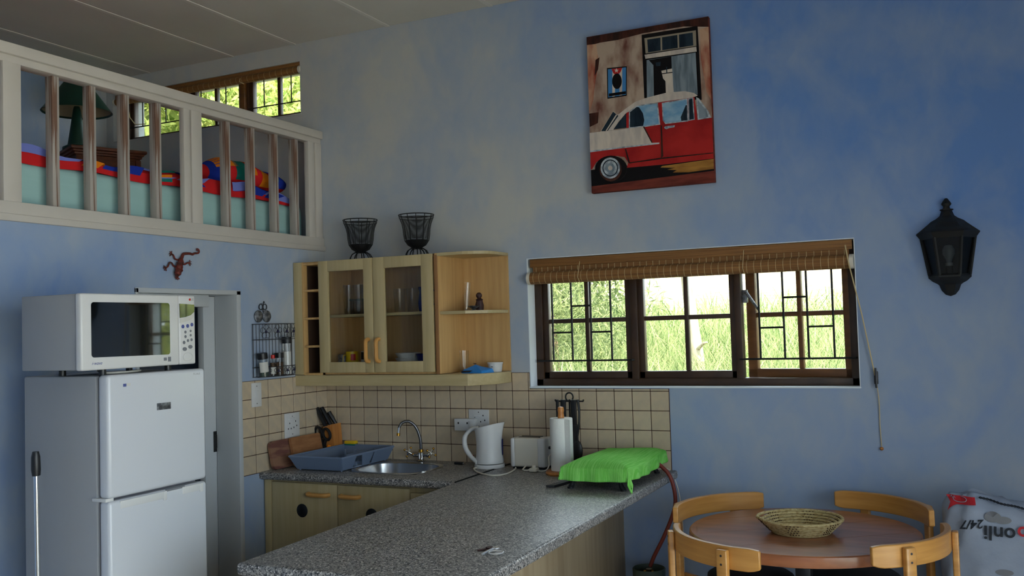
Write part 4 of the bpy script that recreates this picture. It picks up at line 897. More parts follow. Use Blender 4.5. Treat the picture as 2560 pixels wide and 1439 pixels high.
dd = obj('door', MB().box(.670, fx, my0, -1.878, mz0, mz1, .007, 3), 'plast', mw)
obj('control_panel', MB().box(.670, fx, -1.876, my1, mz0, mz1, .007, 3), 'plast', mw)
pl = []
for cx, cz, a in ((-1.937, 1.771, 0), (-2.279, 1.771, PI/2), (-2.279, 1.597, PI), (-1.937, 1.594, 1.5*PI)): pl += [(cx+.011*math.cos(a+PI/2*i/4), cz+.011*math.sin(a+PI/2*i/4)) for i in range(5)]
obj('window', MB().prism(pl, fx-.002, fx+.0012, 'yz'), 'mwglass', dd, smooth=False)
cp = mw.children[-1] if False else [c_ for c_ in mw.children if c_.name.startswith('control_panel')][0]
obj('display', MB().prism([(-1.874, 1.780), (-1.796, 1.777), (-1.797, 1.748), (-1.815, 1.735), (-1.845, 1.727), (-1.873, 1.724)], fx-.001, fx+.0012, 'yz'), 'mwglass', cp, smooth=False)
obj('display_band', MB().prism([(-1.873, 1.722), (-1.845, 1.725), (-1.815, 1.733), (-1.798, 1.745), (-1.798, 1.728), (-1.815, 1.716), (-1.845, 1.708), (-1.873, 1.704)], fx-.001, fx+.0008, 'yz'), 'label', cp, smooth=False)
for k, (y, z) in enumerate(((-1.858, 1.690), (-1.833, 1.692), (-1.810, 1.697))): obj('button', MB().lathe([(.0075, 0), (.0075, .002), (1e-4, .0026)], (fx-.0005, y, z), 14, axis='x'), 'blueink', cp)
for y, z, r in ((-1.845, 1.668, .006), (-1.845, 1.650, .006), (-1.817, 1.672, .005), (-1.817, 1.655, .005), (-1.853, 1.627, .007), (-1.832, 1.634, .006), (-1.813, 1.637, .006)):
    obj('button', MB().lathe([(r, 0), (r, .0012), (r*.75, .0013), (r*.7, .0008), (1e-4, .0008)], (fx-.0003, y, z), 12, axis='x'), 'greyink', cp)
for y, z in ((-1.850, 1.601), (-1.820, 1.609)):
    q = MB().lathe([(1, 0), (1, .002), (1e-4, .0026)], (0, 0, 0), 16, axis='x'); q.xf(Matrix.Translation((fx-.0005, y, z)) @ Matrix.Diagonal((1, .011, .0075, 1))); obj('button', q, 'greyink', cp)
q = MB().lathe([(1, 0), (1, .004), (.92, .005), (.85, .003), (1e-4, .004)], (0, 0, 0), 24, axis='x'); q.xf(Matrix.Translation((fx-.001, -1.835, 1.570)) @ Matrix.Diagonal((1, .026, .017, 1))); obj('door_button', q, 'plast', cp)
obj('logo_dot', MB().lathe([(.0048, 0), (.0048, .001), (1e-4, .001)], (fx, -1.819, 1.797), 14, axis='x'), 'redglaze', cp)
text('lettering', 'LG', 'greyink', cp, (fx+.0008, -1.806, 1.797), FX, .0115, .0002)
text('lettering', 'i-wave', 'blueink', dd, (fx+.0006, -2.268, 1.565), FX, .017, .0002, shear=.4)
obj('print_block', MB().box(fx-.0002, fx+.0006, -1.958, -1.943, 1.560, 1.572).box(fx-.0002, fx+.0006, -1.937, -1.922, 1.556, 1.574), 'greyink', dd, smooth=False)
obj('power_cord', MB().tube(smoothpts([(.45, -2.05, ft+.012), (.62, -2.16, ft+.008), (.64, -2.05, ft+.008), (.60, -1.98, ft+.008)]), .004, 6), 'cream', mw)
for xx in (.43, .64):
    for yy_ in (my0+.06, my1-.09): obj('foot', MB().cyl((xx, yy_ if yy_ > fy0+.03 else fy0+.03, ft-.002), .013, mz0-ft+.006, 12), 'black', mw)
br = thing('broom', 'broom with black grip and steel pole leaning beside the fridge', 'broom', (.44, -2.32, 0))
obj('pole', MB().tube([(.437, -2.30, .03), (.45, -2.322, 1.18)], .009, 10), 'chrome', br)
obj('grip', MB().tube([(.449, -2.320, 1.168), (.4495, -2.3215, 1.19), (.4505, -2.323, 1.235), (.451, -2.3235, 1.254)], [.014, .0165, .0155, .011], 12), 'black', br)
obj('head', MB().box(.38, .50, -2.40, -2.235, .02, .06, .008), 'rackblue', br); o = obj('bristles', MB().box(.385, .495, -2.395, -2.24, 0, .024), 'cream', br, smooth=False)

# ================================================================== ON THE WALLS
# gecko
lz = thing('metal_gecko', 'rusty red metal gecko with curled tail on the wall over the doorway', 'wall ornament', (.012, -1.19, 2.0))
YZ = lambda pts, x=.014: [(x, a, b) for a, b in pts]
obj('body', MB().tube(smoothpts([(.018, -1.17, 2.040), (.022, -1.184, 2.029), (.026, -1.195, 2.007), (.028, -1.201, 1.99), (.026, -1.207, 1.975), (.03, -1.212, 1.962), (.024, -1.217, 1.945)], 4), [.006]*3+[.010]*4+[.0155]*4+[.0175]*4+[.014]*4+[.0165]*3+[.012, .010, .006], 12), 'lizard', lz)
obj('tail', MB().tube(smoothpts(YZ([(-1.17, 2.038), (-1.165, 2.049), (-1.157, 2.059), (-1.119, 2.063), (-1.097, 2.06), (-1.084, 2.066), (-1.059, 2.069), (-1.052, 2.078), (-1.057, 2.088), (-1.066, 2.09), (-1.068, 2.082), (-1.062, 2.08)])), [.008-.00009*i for i in range(67)], 8), 'lizard', lz)
for pts in ([(-1.19, 2.026), (-1.205, 2.029), (-1.215, 2.032), (-1.224, 2.048), (-1.233, 2.053)], [(-1.21, 1.99), (-1.225, 1.998), (-1.236, 2.01), (-1.25, 2.011), (-1.26, 1.993), (-1.271, 1.986)], [(-1.178, 2.028), (-1.165, 2.026), (-1.155, 2.007), (-1.134, 2.015), (-1.12, 2.016)], [(-1.20, 1.972), (-1.188, 1.98), (-1.173, 1.981), (-1.169, 1.974), (-1.193, 1.962), (-1.198, 1.944)]):
    q = MB().tube(smoothpts(YZ(pts), 4), .0042, 8); e = Vector((.012, *pts[-1])); d = (e-Vector((.012, *pts[-2]))).normalized()
    for k in (-1.1, -.4, .4, 1.1):
        r = Matrix.Rotation(k, 3, 'X') @ d; q.tube([e, e+r*.014], [.003, .0022], 5).sphere(tuple(e+r*.014), .003, 5)
    obj('leg', q, 'lizard', lz)
# spice rack
sp = thing('spice_rack', 'grey wire wall rack with flower pattern and bottles', 'rack', (.03, -.5, 1.42))
def bow(y): return .014+.066*max(0, 1-((y+.50)/.17)**2)**.5
ys_ = [-.66+.32*i/24 for i in range(25)]
q = MB()
for z in (1.418, 1.47, 1.62, 1.705):
    q.tube([(bow(y), y, z) for y in ys_], .0022, 6); q.tube([(.010, -.665, z), (.010, -.335, z)], .0022, 6)
for i in range(13): q.tube([(.010, -.66+.32*i/12, 1.418), (.010, -.66+.32*i/12, 1.705)], .0014, 5)
for y in (-.662, -.338): q.tube([(.012, y, 1.418), (.012, y, 1.705)], .0025, 6)
for i in range(9):
    y = -.645+.29*i/8; q.tube([(.010, y, 1.418), (bow(y), y, 1.418)], .0014, 5)
obj('frame', q, 'wire', sp)
q = MB(); bd_ = MB()
for zc, h in ((1.663, .036), (1.446, .024)):
    for k in range(4):
        yc = -.615+.077*k
        for a in range(5):
            an = a*2*PI/5+PI/2; u, w = yc+.018*math.cos(an), zc+.020*math.sin(an)*h/.03
            q.tube([(bow(u+.012*math.cos(t))+.001, u+.013*math.cos(t), w+.013*math.sin(t)*h/.03) for t in [2*PI*i/10 for i in range(10)]], .0014, 5, closed=True)
        bd_.sphere((bow(yc)+.002, yc, zc), .0075, 6)
obj('flower_wire', q, 'wire', sp); obj('bead', bd_, 'bead', sp)
q = MB()
for yc in (-.609, -.541):
    q.lathe([(1e-4, .012), (.022, .010), (.033, .004), (.034, 0), (1e-4, 0)], (.006, yc, 1.748), 24, axis='x')
obj('heart_plate', q, 'pewter', sp)
q = MB()
for yc in (-.590, -.558): q.tube([(.01, yc+.015*math.cos(t), 1.800+.016*math.sin(t)) for t in [2*PI*i/14 for i in range(14)]], .0028, 6, closed=True)
q.tube([(.01, -.574, 1.77), (.01, -.574, 1.80), (.014, -.574, 1.822), (.01, -.566, 1.830), (.01, -.560, 1.824)], .0028, 6); obj('scroll', q, 'wire', sp)
def jar(label, y, x, r, h, lidm, lidh, fillm, lid_r=None, tilt=0, lab=None):
    c = (x, y, 1.4205); t = thing('spice_jar', label, 'jar', c, 0, 'jars in the wire rack'); lr = lid_r or r*1.05
    X = Matrix.Translation(c) @ Matrix.Rotation(tilt, 4, 'X'); mk = lambda pr: MB().lathe(pr, (0, 0, 0), 16).xf(X)
    obj('glass', mk([(1e-4, 0), (r, 0), (r, h*.82), (lr*.9, h*.9), (lr*.9, h)]), 'glass', t)
    obj('contents', mk([(1e-4, .003), (r*.92, .003), (r*.92, h*.72), (1e-4, h*.72)]), fillm, t)
    obj('lid', mk([(1e-4, h), (lr, h-.004), (lr, h+lidh), (1e-4, h+lidh)]), lidm, t)
    if lab: obj('label', MB().lathe([(r*1.015, h*lab[0]), (r*1.015, h*lab[1])], (0, 0, 0), 8, -1.7, .6).xf(X), 'label', t)
jar('leaning dark-capped jar with white label at the left of the wire rack', -.62, .05, .026, .10, 'black', .028, 'bottlegreen', tilt=.12, lab=(.25, .8))
jar('slim bottle with a red cap in the wire rack', -.55, .052, .016, .098, 'redglaze', .016, 'spice', .011, lab=(.1, .5))
jar('dark-capped jar of brown spice beside the red-capped bottle', -.495, .05, .024, .10, 'black', .024, 'spice')
jar('tall salt grinder with black top at the right of the wire rack', -.425, .048, .026, .178, 'black', .032, 'label')
# canvas picture
pc = thing('canvas_picture', 'canvas painting of a red and white vintage car before a weathered house', 'picture', (2.08, -.02, 2.336))
PX0, PX1, PZ0, PZ1 = 1.755, 2.405, 2.336, 3.168
HM = ((0.00116982298, -4.3178e-05, -.10362824), (-7.849282e-05, -.00086058389, 1.20978236), (6.88183e-05, -3.15765e-06, 1))
def uv(p):
    x, y = p; w = HM[2][0]*x+HM[2][1]*y+HM[2][2]
    u = (HM[0][0]*x+HM[0][1]*y+HM[0][2])/w; v = (HM[1][0]*x+HM[1][1]*y+HM[1][2])/w
    return (PX0+min(.998, max(.002, u))*(PX1-PX0), PZ0+min(.998, max(.002, v))*(PZ1-PZ0))
def pm_(n_, r, g, b, c2=None, sc=(30, 30, 8), lo=.4, hi=.65): M[n_] = mat(n_, S(r, g, b), .85, n=(sc, S(*c2), lo, hi) if c2 else None, spec=.15); return n_
pm_('paint_wall', 180, 160, 144, (112, 70, 60), (13, 13, 5.5), .46, .70); pm_('paint_dark', 44, 30, 28, (80, 44, 36)); pm_('paint_black', 22, 20, 22); pm_('paint_red', 178, 44, 42, (150, 32, 34), (8, 8, 8))
pm_('paint_cream', 212, 200, 188, (186, 176, 170)); pm_('paint_blue', 112, 158, 196, (150, 184, 206), (14, 14, 30)); pm_('paint_grey', 132, 146, 158, (96, 110, 122), (40, 40, 6)); pm_('paint_slate', 40, 54, 66, (24, 34, 46))
pm_('paint_ochre', 176, 128, 62, (140, 96, 46), (8, 8, 40)); pm_('paint_rust', 122, 58, 48, (92, 42, 38), (8, 8, 40)); pm_('paint_line', 150, 140, 124); pm_('paint_flag', 66, 128, 186); pm_('paint_rustwall', 150, 74, 58, (196, 160, 134), (16, 16, 5), .4, .62)
pm_('paint_chrome', 188, 196, 204, (120, 130, 142), (40, 40, 40))
obj('canvas', MB().box(PX0, PX1, -.033, -.002, PZ0, PZ1, .002), 'paint_rust', pc)
lay = [0]
def paint(name, polys):
    q = MB(); ms = []
    for m_, P in polys:
        if m_ not in ms: ms.append(m_)
        lay[0] += 1; d = -.0331-.00012*lay[0]; q.mi(ms.index(m_)); q.prism([uv(p) for p in P], d, -.0329, 'xz')
    return obj(name, q, ms, pc, smooth=False)
def ell(cx, cy, rx, ry, n=28): return [(cx+rx*math.cos(2*PI*i/n), cy+ry*math.sin(2*PI*i/n)) for i in range(n)]
paint('painted_house_wall', [('paint_wall', [(97, 228), (1005, 72), (1050, 1310), (140, 1393)]), ('paint_dark', [(90, 220), (1010, 60), (1015, 150), (820, 150), (520, 200), (330, 250), (200, 270), (92, 300)]), ('paint_rustwall', [(90, 290), (170, 280), (190, 420), (165, 560), (150, 700), (120, 800), (90, 800)]), ('paint_rustwall', [(940, 170), (1015, 150), (1030, 700), (990, 640), (950, 400)]), ('paint_dark', [(165, 400), (195, 380), (185, 470), (160, 520)]), ('paint_dark', [(120, 800), (190, 790), (185, 870), (125, 900)])])
paint('painted_window', [('paint_black', [(508, 212), (925, 145), (955, 700), (528, 685)]), ('paint_line', [(528, 238), (912, 178), (916, 296), (538, 352)]), ('paint_slate', [(550, 248), (648, 233), (650, 330), (556, 344)]), ('paint_slate', [(660, 231), (774, 213), (777, 311), (662, 328)]), ('paint_slate', [(786, 211), (888, 195), (893, 292), (789, 309)]),
    ('paint_cream', [(530, 362), (915, 302), (918, 338), (537, 392)]), ('paint_grey', [(545, 402), (910, 346), (925, 660), (548, 690)]), ('paint_black', [(562, 402), (730, 374), (738, 650), (600, 680), (596, 440)]), ('paint_cream', [(655, 482), (735, 465), (748, 660), (690, 670), (686, 560), (668, 540)]), ('paint_black', [(655, 502), (738, 490), (738, 497), (655, 509)]), ('paint_slate', [(690, 452), (698, 451), (700, 500), (692, 501)]), ('paint_slate', [(612, 420), (650, 414), (648, 445), (618, 448)])])
star = [(322+(18 if i % 2 == 0 else 7.5)*math.sin(PI*i/5), 480-(18 if i % 2 == 0 else 7.5)*math.cos(PI*i/5)) for i in range(10)]
paint('painted_poster', [('paint_black', [(252, 462), (398, 448), (398, 668), (256, 690)]), ('paint_flag', [(258, 470), (393, 456), (393, 660), (262, 680)]), ('paint_cream', [(292, 467), (312, 465), (312, 672), (292, 676)]), ('paint_cream', [(345, 461), (365, 459), (365, 664), (345, 667)]), ('paint_red', [(285, 468), (366, 459), (352, 492), (322, 520), (298, 498)]), ('paint_cream', star), ('paint_black', ell(326, 560, 36, 58)), ('paint_black', [(266, 652), (392, 634), (392, 655), (266, 674)])])
paint('painted_ground', [('paint_black', [(130, 1220), (400, 1190), (700, 1170), (1060, 1120), (1060, 1245), (130, 1345)]), ('paint_ochre', [(660, 1192), (1060, 1138), (1060, 1212), (860, 1238), (740, 1240), (770, 1222), (700, 1218), (760, 1205), (650, 1203)]), ('paint_rust', [(130, 1342), (1060, 1226), (1060, 1320), (130, 1400)])])
red = [(125, 1090), (330, 1062), (585, 1030), (520, 905), (630, 880), (630, 722), (665, 715), (845, 690), (900, 675), (925, 850), (1040, 832), (1048, 1136), (700, 1178), (400, 1204), (412, 1165), (385, 1125), (330, 1115), (235, 1125), (175, 1160), (142, 1215), (128, 1215)]
paint('painted_car', [('paint_red', red), ('paint_cream', [(340, 860), (300, 925), (205, 935), (298, 785), (335, 810), (385, 770), (460, 715), (560, 680), (700, 645), (830, 635), (895, 648), (926, 668), (880, 684), (850, 688), (660, 714), (520, 737), (440, 767), (392, 802)]), ('paint_slate', [(210, 932), (298, 787), (338, 818), (258, 932)]), ('paint_cream', [(243, 930), (320, 808), (328, 813), (252, 930)]), ('paint_slate', [(302, 918), (350, 852), (394, 798), (396, 906)]), ('paint_red', [(396, 797), (416, 787), (418, 906), (398, 908)]),
    ('paint_chrome', [(416, 786), (470, 744), (545, 729), (630, 722), (648, 884), (530, 902), (416, 912)]), ('paint_blue', [(424, 792), (474, 752), (545, 737), (622, 731), (638, 878), (530, 893), (424, 904)]), ('paint_slate', [(424, 792), (474, 752), (492, 756), (520, 800), (530, 850), (522, 893), (424, 904)]), ('paint_chrome', [(660, 722), (850, 690), (856, 860), (686, 880), (666, 852)]), ('paint_blue', [(668, 728), (843, 699), (849, 852), (690, 872), (674, 848)]), ('paint_slate', [(800, 830), (838, 740), (846, 740), (849, 852), (805, 858)]), ('paint_chrome', [(854, 690), (893, 683), (904, 848), (858, 856)]), ('paint_slate', [(862, 697), (886, 692), (897, 843), (864, 850)]),
    ('paint_chrome', [(915, 680), (935, 690), (1003, 782), (1025, 832), (926, 850)]), ('paint_grey', [(926, 700), (992, 785), (1006, 828), (936, 840)]), ('paint_cream', [(122, 946), (300, 926), (522, 899), (586, 1020), (642, 1018), (640, 1028), (392, 1056), (126, 1088)]), ('paint_chrome', [(122, 1078), (390, 1046), (640, 1020), (640, 1027), (390, 1056), (124, 1089)]), ('paint_dark', [(520, 899), (530, 898), (592, 1018), (584, 1020)]), ('paint_dark', [(652, 892), (660, 891), (670, 1118), (652, 1135), (655, 1118)]), ('paint_dark', [(420, 1165), (655, 1130), (1046, 1092), (1046, 1098), (655, 1140), (420, 1172)]), ('paint_dark', [(388, 1065), (396, 1064), (424, 1165), (414, 1168)]),
    ('paint_chrome', [(678, 903), (690, 897), (756, 890), (752, 904), (708, 912), (696, 919), (682, 914)]), ('paint_black', ell(285, 1212, 118, 98)), ('paint_dark', ell(283, 1218, 82, 86)), ('paint_chrome', ell(280, 1206, 72, 78)), ('paint_slate', ell(280, 1206, 58, 63)), ('paint_chrome', ell(280, 1206, 50, 55)), ('paint_grey', ell(280, 1206, 34, 37)), ('paint_cream', ell(280, 1206, 16, 18))])
# wall lantern
ln = thing('wall_lantern', 'black half lantern on the blue wall, right of the window', 'lantern', (3.437, 0, 1.95))
lc = (3.437, -.004, 0); H6 = dict(n=6, a0=PI, a1=2*PI)
def lan(prof, sx=1, sy=1.05): return MB().lathe(prof, lc, 3, PI, 2*PI, sx, sy)
obj('back_plate', MB().prism([(3.352, 1.815), (3.522, 1.815), (3.545, 1.99), (3.568, 2.012), (3.51, 2.06), (3.462, 2.09), (3.412, 2.09), (3.364, 2.06), (3.306, 2.012), (3.329, 1.99)], -.008, -.0005, 'xz'), 'iron', ln)
obj('cap', lan([(.113, 1.985), (.118, 1.992), (.131, 2.010), (.128, 2.016), (.104, 2.030), (.085, 2.05), (.068, 2.066), (.045, 2.078), (.030, 2.090), (.022, 2.112), (.028, 2.114), (.028, 2.119), (1e-4, 2.120)]), 'iron', ln)
obj('finial', MB().lathe([(1e-4, 2.118), (.015, 2.118), (.013, 2.130), (.020, 2.138), (.021, 2.143), (.014, 2.154), (.006, 2.166), (1e-4, 2.168)], (3.437, -.018, 0), 12), 'iron', ln)
obj('base', lan([(.078, 1.828), (.088, 1.820), (.088, 1.812), (.070, 1.795), (.052, 1.785), (.044, 1.778), (.036, 1.755), (.020, 1.735), (1e-4, 1.728)]), 'iron', ln)
for i in range(4):
    a = PI+PI*i/3; p0 = Vector((3.437+.082*math.cos(a), -.004+1.05*.082*math.sin(a), 1.822)); p1 = Vector((3.437+.110*math.cos(a), -.004+1.05*.110*math.sin(a), 1.99))
    obj('bar', MB().tube([p0, p1], .008, 6), 'iron', ln)
obj('pane', lan([(.077, 1.826), (.107, 1.988)]), 'lampglass', ln, smooth=False)
obj('lamp_holder', MB().cyl((3.437, -.045, 1.82), .014, .045, 14), 'iron', ln)
obj('collar', MB().cyl((3.437, -.045, 1.862), .016, .014, 14), 'plast', ln)
obj('bulb', MB().lathe([(.011, 1.876), (.014, 1.89), (.026, 1.915), (.026, 1.935), (.016, 1.953), (1e-4, 1.958)], (3.437, -.045, 0), 16), 'bulb', ln)

# ================================================================== DINING CORNER
tb = thing('dining_table', 'round red-brown wooden table top on a black pedestal', 'table', (2.85, -.66, 0))
TR, TZ = .452, .79
obj('rim', MB().lathe([(TR-.045, TZ-.0305), (TR-.01, TZ-.046), (TR, TZ-.042), (TR+.002, TZ-.02), (TR, TZ-.004), (TR-.005, TZ), (TR-.03, TZ), (TR-.03, TZ-.03)], (2.85, -.66, 0), 72), 'table', tb)
for k in range(7):                                                   # planks of the top
    w = 2*(TR-.028)/7; a0 = -(TR-.028)+k*w; a1 = a0+w-.0012; r = TR-.0285; P = []
    for i in range(13):
        t = a0+(a1-a0)*i/12; P.append((t, -math.sqrt(max(1e-6, r*r-t*t))))
    for i in range(13):
        t = a1+(a0-a1)*i/12; P.append((t, math.sqrt(max(1e-6, r*r-t*t))))
    R_ = Matrix.Rotation(-.95, 4, 'Z'); q = MB().prism(P, TZ-.030, TZ-.0002*(k % 2)); q.xf(Matrix.Translation((2.85, -.66, 0)) @ R_); obj('plank', q, 'table', tb, smooth=False)
obj('column', MB().box(2.82, 2.88, -.69, -.63, .03, TZ-.028, .004), 'black', tb); obj('top_plate', MB().box(2.70, 3.0, -.72, -.60, TZ-.046, TZ-.029), 'black', tb, smooth=False)
for k in range(4):
    q = MB().box(.02, .34, -.025, .025, .0, .03, .006); q.xf(Matrix.Translation((2.85, -.66, 0)) @ Matrix.Rotation(.8+k*PI/2, 4, 'Z')); obj('foot', q, 'black', tb)
bk = thing('woven_basket', 'shallow round coiled straw basket on the dining table', 'basket', (2.853, -.705, TZ))
coils = [(.112, .006), (.121, .015), (.131, .025), (.141, .035), (.151, .045), (.160, .055)]
q = MB()
for r, h in coils: q.tube([((r+(.010 if 2.6 < a < 3.4 and h > .05 else 0))*math.cos(a), r*math.sin(a), h) for a in [2*PI*i/56 for i in range(56)]], .0062, 8, closed=True)
q.xf(Matrix.Translation((2.853, -.705, TZ+.001))); obj('coils', q, 'basket', bk)
q = MB().cyl((0, 0, .001), .114, .006, 40)
for r in (.02, .035, .05, .065, .08, .095): q.tube([(r*math.cos(a), r*math.sin(a), .006) for a in [2*PI*i/36 for i in range(36)]], .005, 6, closed=True)
q.xf(Matrix.Translation((2.853, -.705, TZ))); obj('bottom', q, 'basket', bk)
q = MB()
for s_ in range(6):
    for j, (r, h) in enumerate(coils[1:]):
        for k in range(4):
            a = s_*PI/3+.35+(k-(j % 2)*.5)*.085
            for o_ in (.0058, -.0058):
                q.box(2.853+(r+o_)*math.cos(a)-.0023, 2.853+(r+o_)*math.cos(a)+.0023, -.705+(r+o_)*math.sin(a)-.0023, -.705+(r+o_)*math.sin(a)+.0023, TZ+h-.0042, TZ+h-.0002)
o = obj('stitching', q, 'stitch', bk, smooth=False); o['kind'] = 'stuff'
# chairs: local +y is the back of the chair, +x along the back rail
def chair():
    t = thing('dining_chair', '', 'chair', (0, 0, 0), 0, 'chairs round the dining table')
    R0, yc, th, half = .388, -.288, .021, math.asin(.26/.388); zb_, zt_ = .782, .861
    def band(u, r):
        a = PI/2-half+2*half*u; return (r*math.cos(a), yc+r*math.sin(a))
    n_ = 28; V = []; F = []
    for i in range(n_+1):
        u = i/n_; e = min(u, 1-u)*n_; sh = .010*max(0, 1-e/1.5)
        x0, y0 = band(u, R0-.002); x1, y1 = band(u, R0+th)
        V += [(x0, y0, zb_+sh), (x1, y1, zb_+sh), (x1, y1, zt_-sh*.6), (x0, y0, zt_-sh*.6)]
    for i in range(n_):
        for k in range(4): F.append((i*4+k, i*4+(k+1) % 4, (i+1)*4+(k+1) % 4, (i+1)*4+k))
    F += [(3, 2, 1, 0), tuple(n_*4+k for k in range(4))]
    bb_ = obj('backrest', MB().add(V, F), 'chair', t, local=True)
    md = bb_.modifiers.new('soft', 'BEVEL'); md.width = .004; md.segments = 2; md.limit_method = 'ANGLE'
    for s_ in (-1, 1):
        a = PI/2+s_*.42; x, y = (R0+th+.012)*math.cos(a), yc+(R0+th+.012)*math.sin(a)
        q = MB().box(-.021, .021, -.0115, .0115, 0, .852, .005, 3); q.xf(Matrix.Translation((x, y, 0)) @ Matrix.Rotation(a-PI/2, 4, 'Z'))
        lg = obj('leg', q, 'chair', t, local=True)
        q = MB()
        for z in (.832, .802): q.cyl((0, .0112, z), .0042, .0012, 10, axis='y')
        q.xf(Matrix.Translation((x, y, 0)) @ Matrix.Rotation(a-PI/2, 4, 'Z')); obj('screw', q, 'wire', lg, local=True)
    for s_ in (-1, 1): obj('leg', MB().box(s_*.12-.016, s_*.12+.016, -.275, -.247, 0, .54, .005).xf(Matrix()), 'chair', t, local=True)
    obj('seat_frame', MB().box(-.13, .13, -.272, -.250, .49, .54, .004).box(-.140, -.120, -.27, .115, .49, .54, .004).box(.120, .140, -.27, .115, .49, .54, .004), 'chair', t, local=True)
    obj('seat', MB().lathe([(1e-4, .538), (.17, .538), (.182, .548), (.180, .564), (.165, .574), (1e-4, .578)], (0, -.155, 0), 36), 'seatblack', t, local=True)
    return t
c0 = chair()
def place(p0, p1, label, first=False):
    a, b = Vector((*p0, 0)), Vector((*p1, 0)); m_ = (a+b)/2; d = (b-a).normalized(); nrm = Vector((d.y, -d.x, 0))
    ce = Vector((2.85, -.66, 0))
    if (m_-ce).dot(nrm) < 0: nrm = -nrm
    rz = math.atan2(nrm.y, nrm.x)-PI/2
    if first: c0.location = m_; c0.rotation_euler = (0, 0, rz); c0['label'] = label; return c0
    return dup(c0, m_, rz, label)
place((2.425, -.975), (2.82, -1.344), 'beech chair in shade with its curved back to us, between the table and breakfast bar', True)
place((3.148, -1.163), (3.366, -.683), 'beech chair with brightly lit curved back and two screws, in front of the white sack')
place((2.91, -.124), (3.326, -.462), 'dark shaded beech chair against the wall below the blind cord')
place((2.35, -.683), (2.616, -.271), 'beech chair by the wall next to the gas hose, inner curve of its back showing')
# white sack
sk_ = thing('plastic_sack', 'big white printed plastic sack slumped on the floor beside the chairs', 'sack', (3.60, -.36, 0))
SX, SY, SW, SD, SK = 3.597, -.36, .240, .165, 3.2
def s_top(x): return .918-.24*max(0, x-3.50)+.01*math.sin(x*60)
def s_half(v): return SW*(.93+.07*min(1, v*8))*(1-.10*max(0, v-.72)/.28-.10*max(0, v-.93)/.07), SD*(1-.42*max(0, v-.55)/.45-.3*max(0, v-.95)/.05)
def s_front(x, z):
    v = min(.999, z/s_top(x)); w, d = s_half(v); return SY-d*max(0.02, 1-min(1, abs(x-SX)/w)**SK)**(1/SK)
def sack(u, v):
    a = u*2*PI; w, d = s_half(v); c_, s_ = math.cos(a), math.sin(a)
    x = SX+w*abs(c_)**(2/SK)*(1 if c_ >= 0 else -1); y = SY+d*abs(s_)**(2/SK)*(1 if s_ >= 0 else -1)
    b = .006*math.sin(a*5+v*9)+.004*math.sin(a*9-v*17)
    return (x+b, y+b*.6, v*s_top(x))
q = MB().grid(sack, 72, 48); i0 = len(q.v); q.v.append((SX, SY, .90)); q.f += [(i*49+48, (i+1)*49+48, i0) for i in range(72)]; q.m += [0]*72
obj('bag', q, 'sack', sk_, ang=80)
def onbag(name, V, F, m_, off=.008, parent=None): return obj(name, MB().add([(x, s_front(x, z)-off, z) for x, z in V], F), m_, parent or sk_, smooth=False)
def patchgrid(P, n=10):                                             # bilinear quad patch laid on the sack
    a, b, c_, d = [Vector((*p, 0)) for p in P]; V = []
    for i in range(n+1):
        for j in range(n+1):
            u, v = i/n, j/n; p = (a*(1-u)+b*u)*(1-v)+(d*(1-u)+c_*u)*v; V.append((p.x, p.y))
    return V, [(i*(n+1)+j, (i+1)*(n+1)+j, (i+1)*(n+1)+j+1, i*(n+1)+j+1) for i in range(n) for j in range(n)]
red_l = onbag('red_label', *patchgrid([(3.405, .880), (3.492, .886), (3.490, .912), (3.385, .912)]), 'sackred')
onbag('red_label_tail', *patchgrid([(3.388, .855), (3.402, .873), (3.430, .884), (3.400, .888)]), 'sackred')
swo = MB().tube([(x, s_front(x, z)-.010, z) for x, z in [(3.435+.024*math.cos(t), .900+.010*math.sin(t)) for t in [PI*.9+1.55*PI*i/22 for i in range(23)]]], .0014, 5)
swo.tube([(x, s_front(x, z)-.010, z) for x, z in [(3.40, .905), (3.405, .910), (3.409, .902), (3.414, .909), (3.418, .902)]], .0012, 5); obj('swoosh', swo, 'sack', sk_)
def bagtext(s, cx, cz, size, m_, shear=0, rot=PI):
    V, F = textmesh(s, size, 'LEFT', shear, size*.018); cr, sr = math.cos(rot), math.sin(rot)
    onbag('lettering', [(cx+x*cr-y*sr, cz+x*sr+y*cr) for x, y, _ in V], F, m_, .010)
bagtext('onli', 3.627, .783, .076, 'sackink', 0, PI-.05)
bagtext('go', 3.706, .788, .076, 'sackred', 0, PI-.05)
bagtext('24/7', 3.520, .820, .046, 'sackink', .35, PI+.12)
def ellb(cx, cz, rx, rz): return [(cx, cz)]+[(cx+rx*math.cos(2*PI*i/20), cz+rz*math.sin(2*PI*i/20)) for i in range(20)], [(0, 1+i, 1+(i+1) % 20) for i in range(20)]
onbag('grey_print', *ellb(3.55, .845, .030, .020), 'greyink', .007); onbag('grey_print', *ellb(3.585, .835, .030, .014), 'greyink', .0075); onbag('grey_print', *ellb(3.58, .64, .032, .012), 'greyink', .007)
pts = [(3.505+.20*i/40, .914-.24*max(0, 3.505+.2*i/40-3.5)) for i in range(41)]
for ph in (0, PI): obj('drawstring', MB().tube([(x, s_front(x, z*.985)-.004+.003*math.cos(i*1.3+ph), z+.003*math.sin(i*1.3+ph)) for i, (x, z) in enumerate(pts)], .0024, 5), 'sackink', sk_)

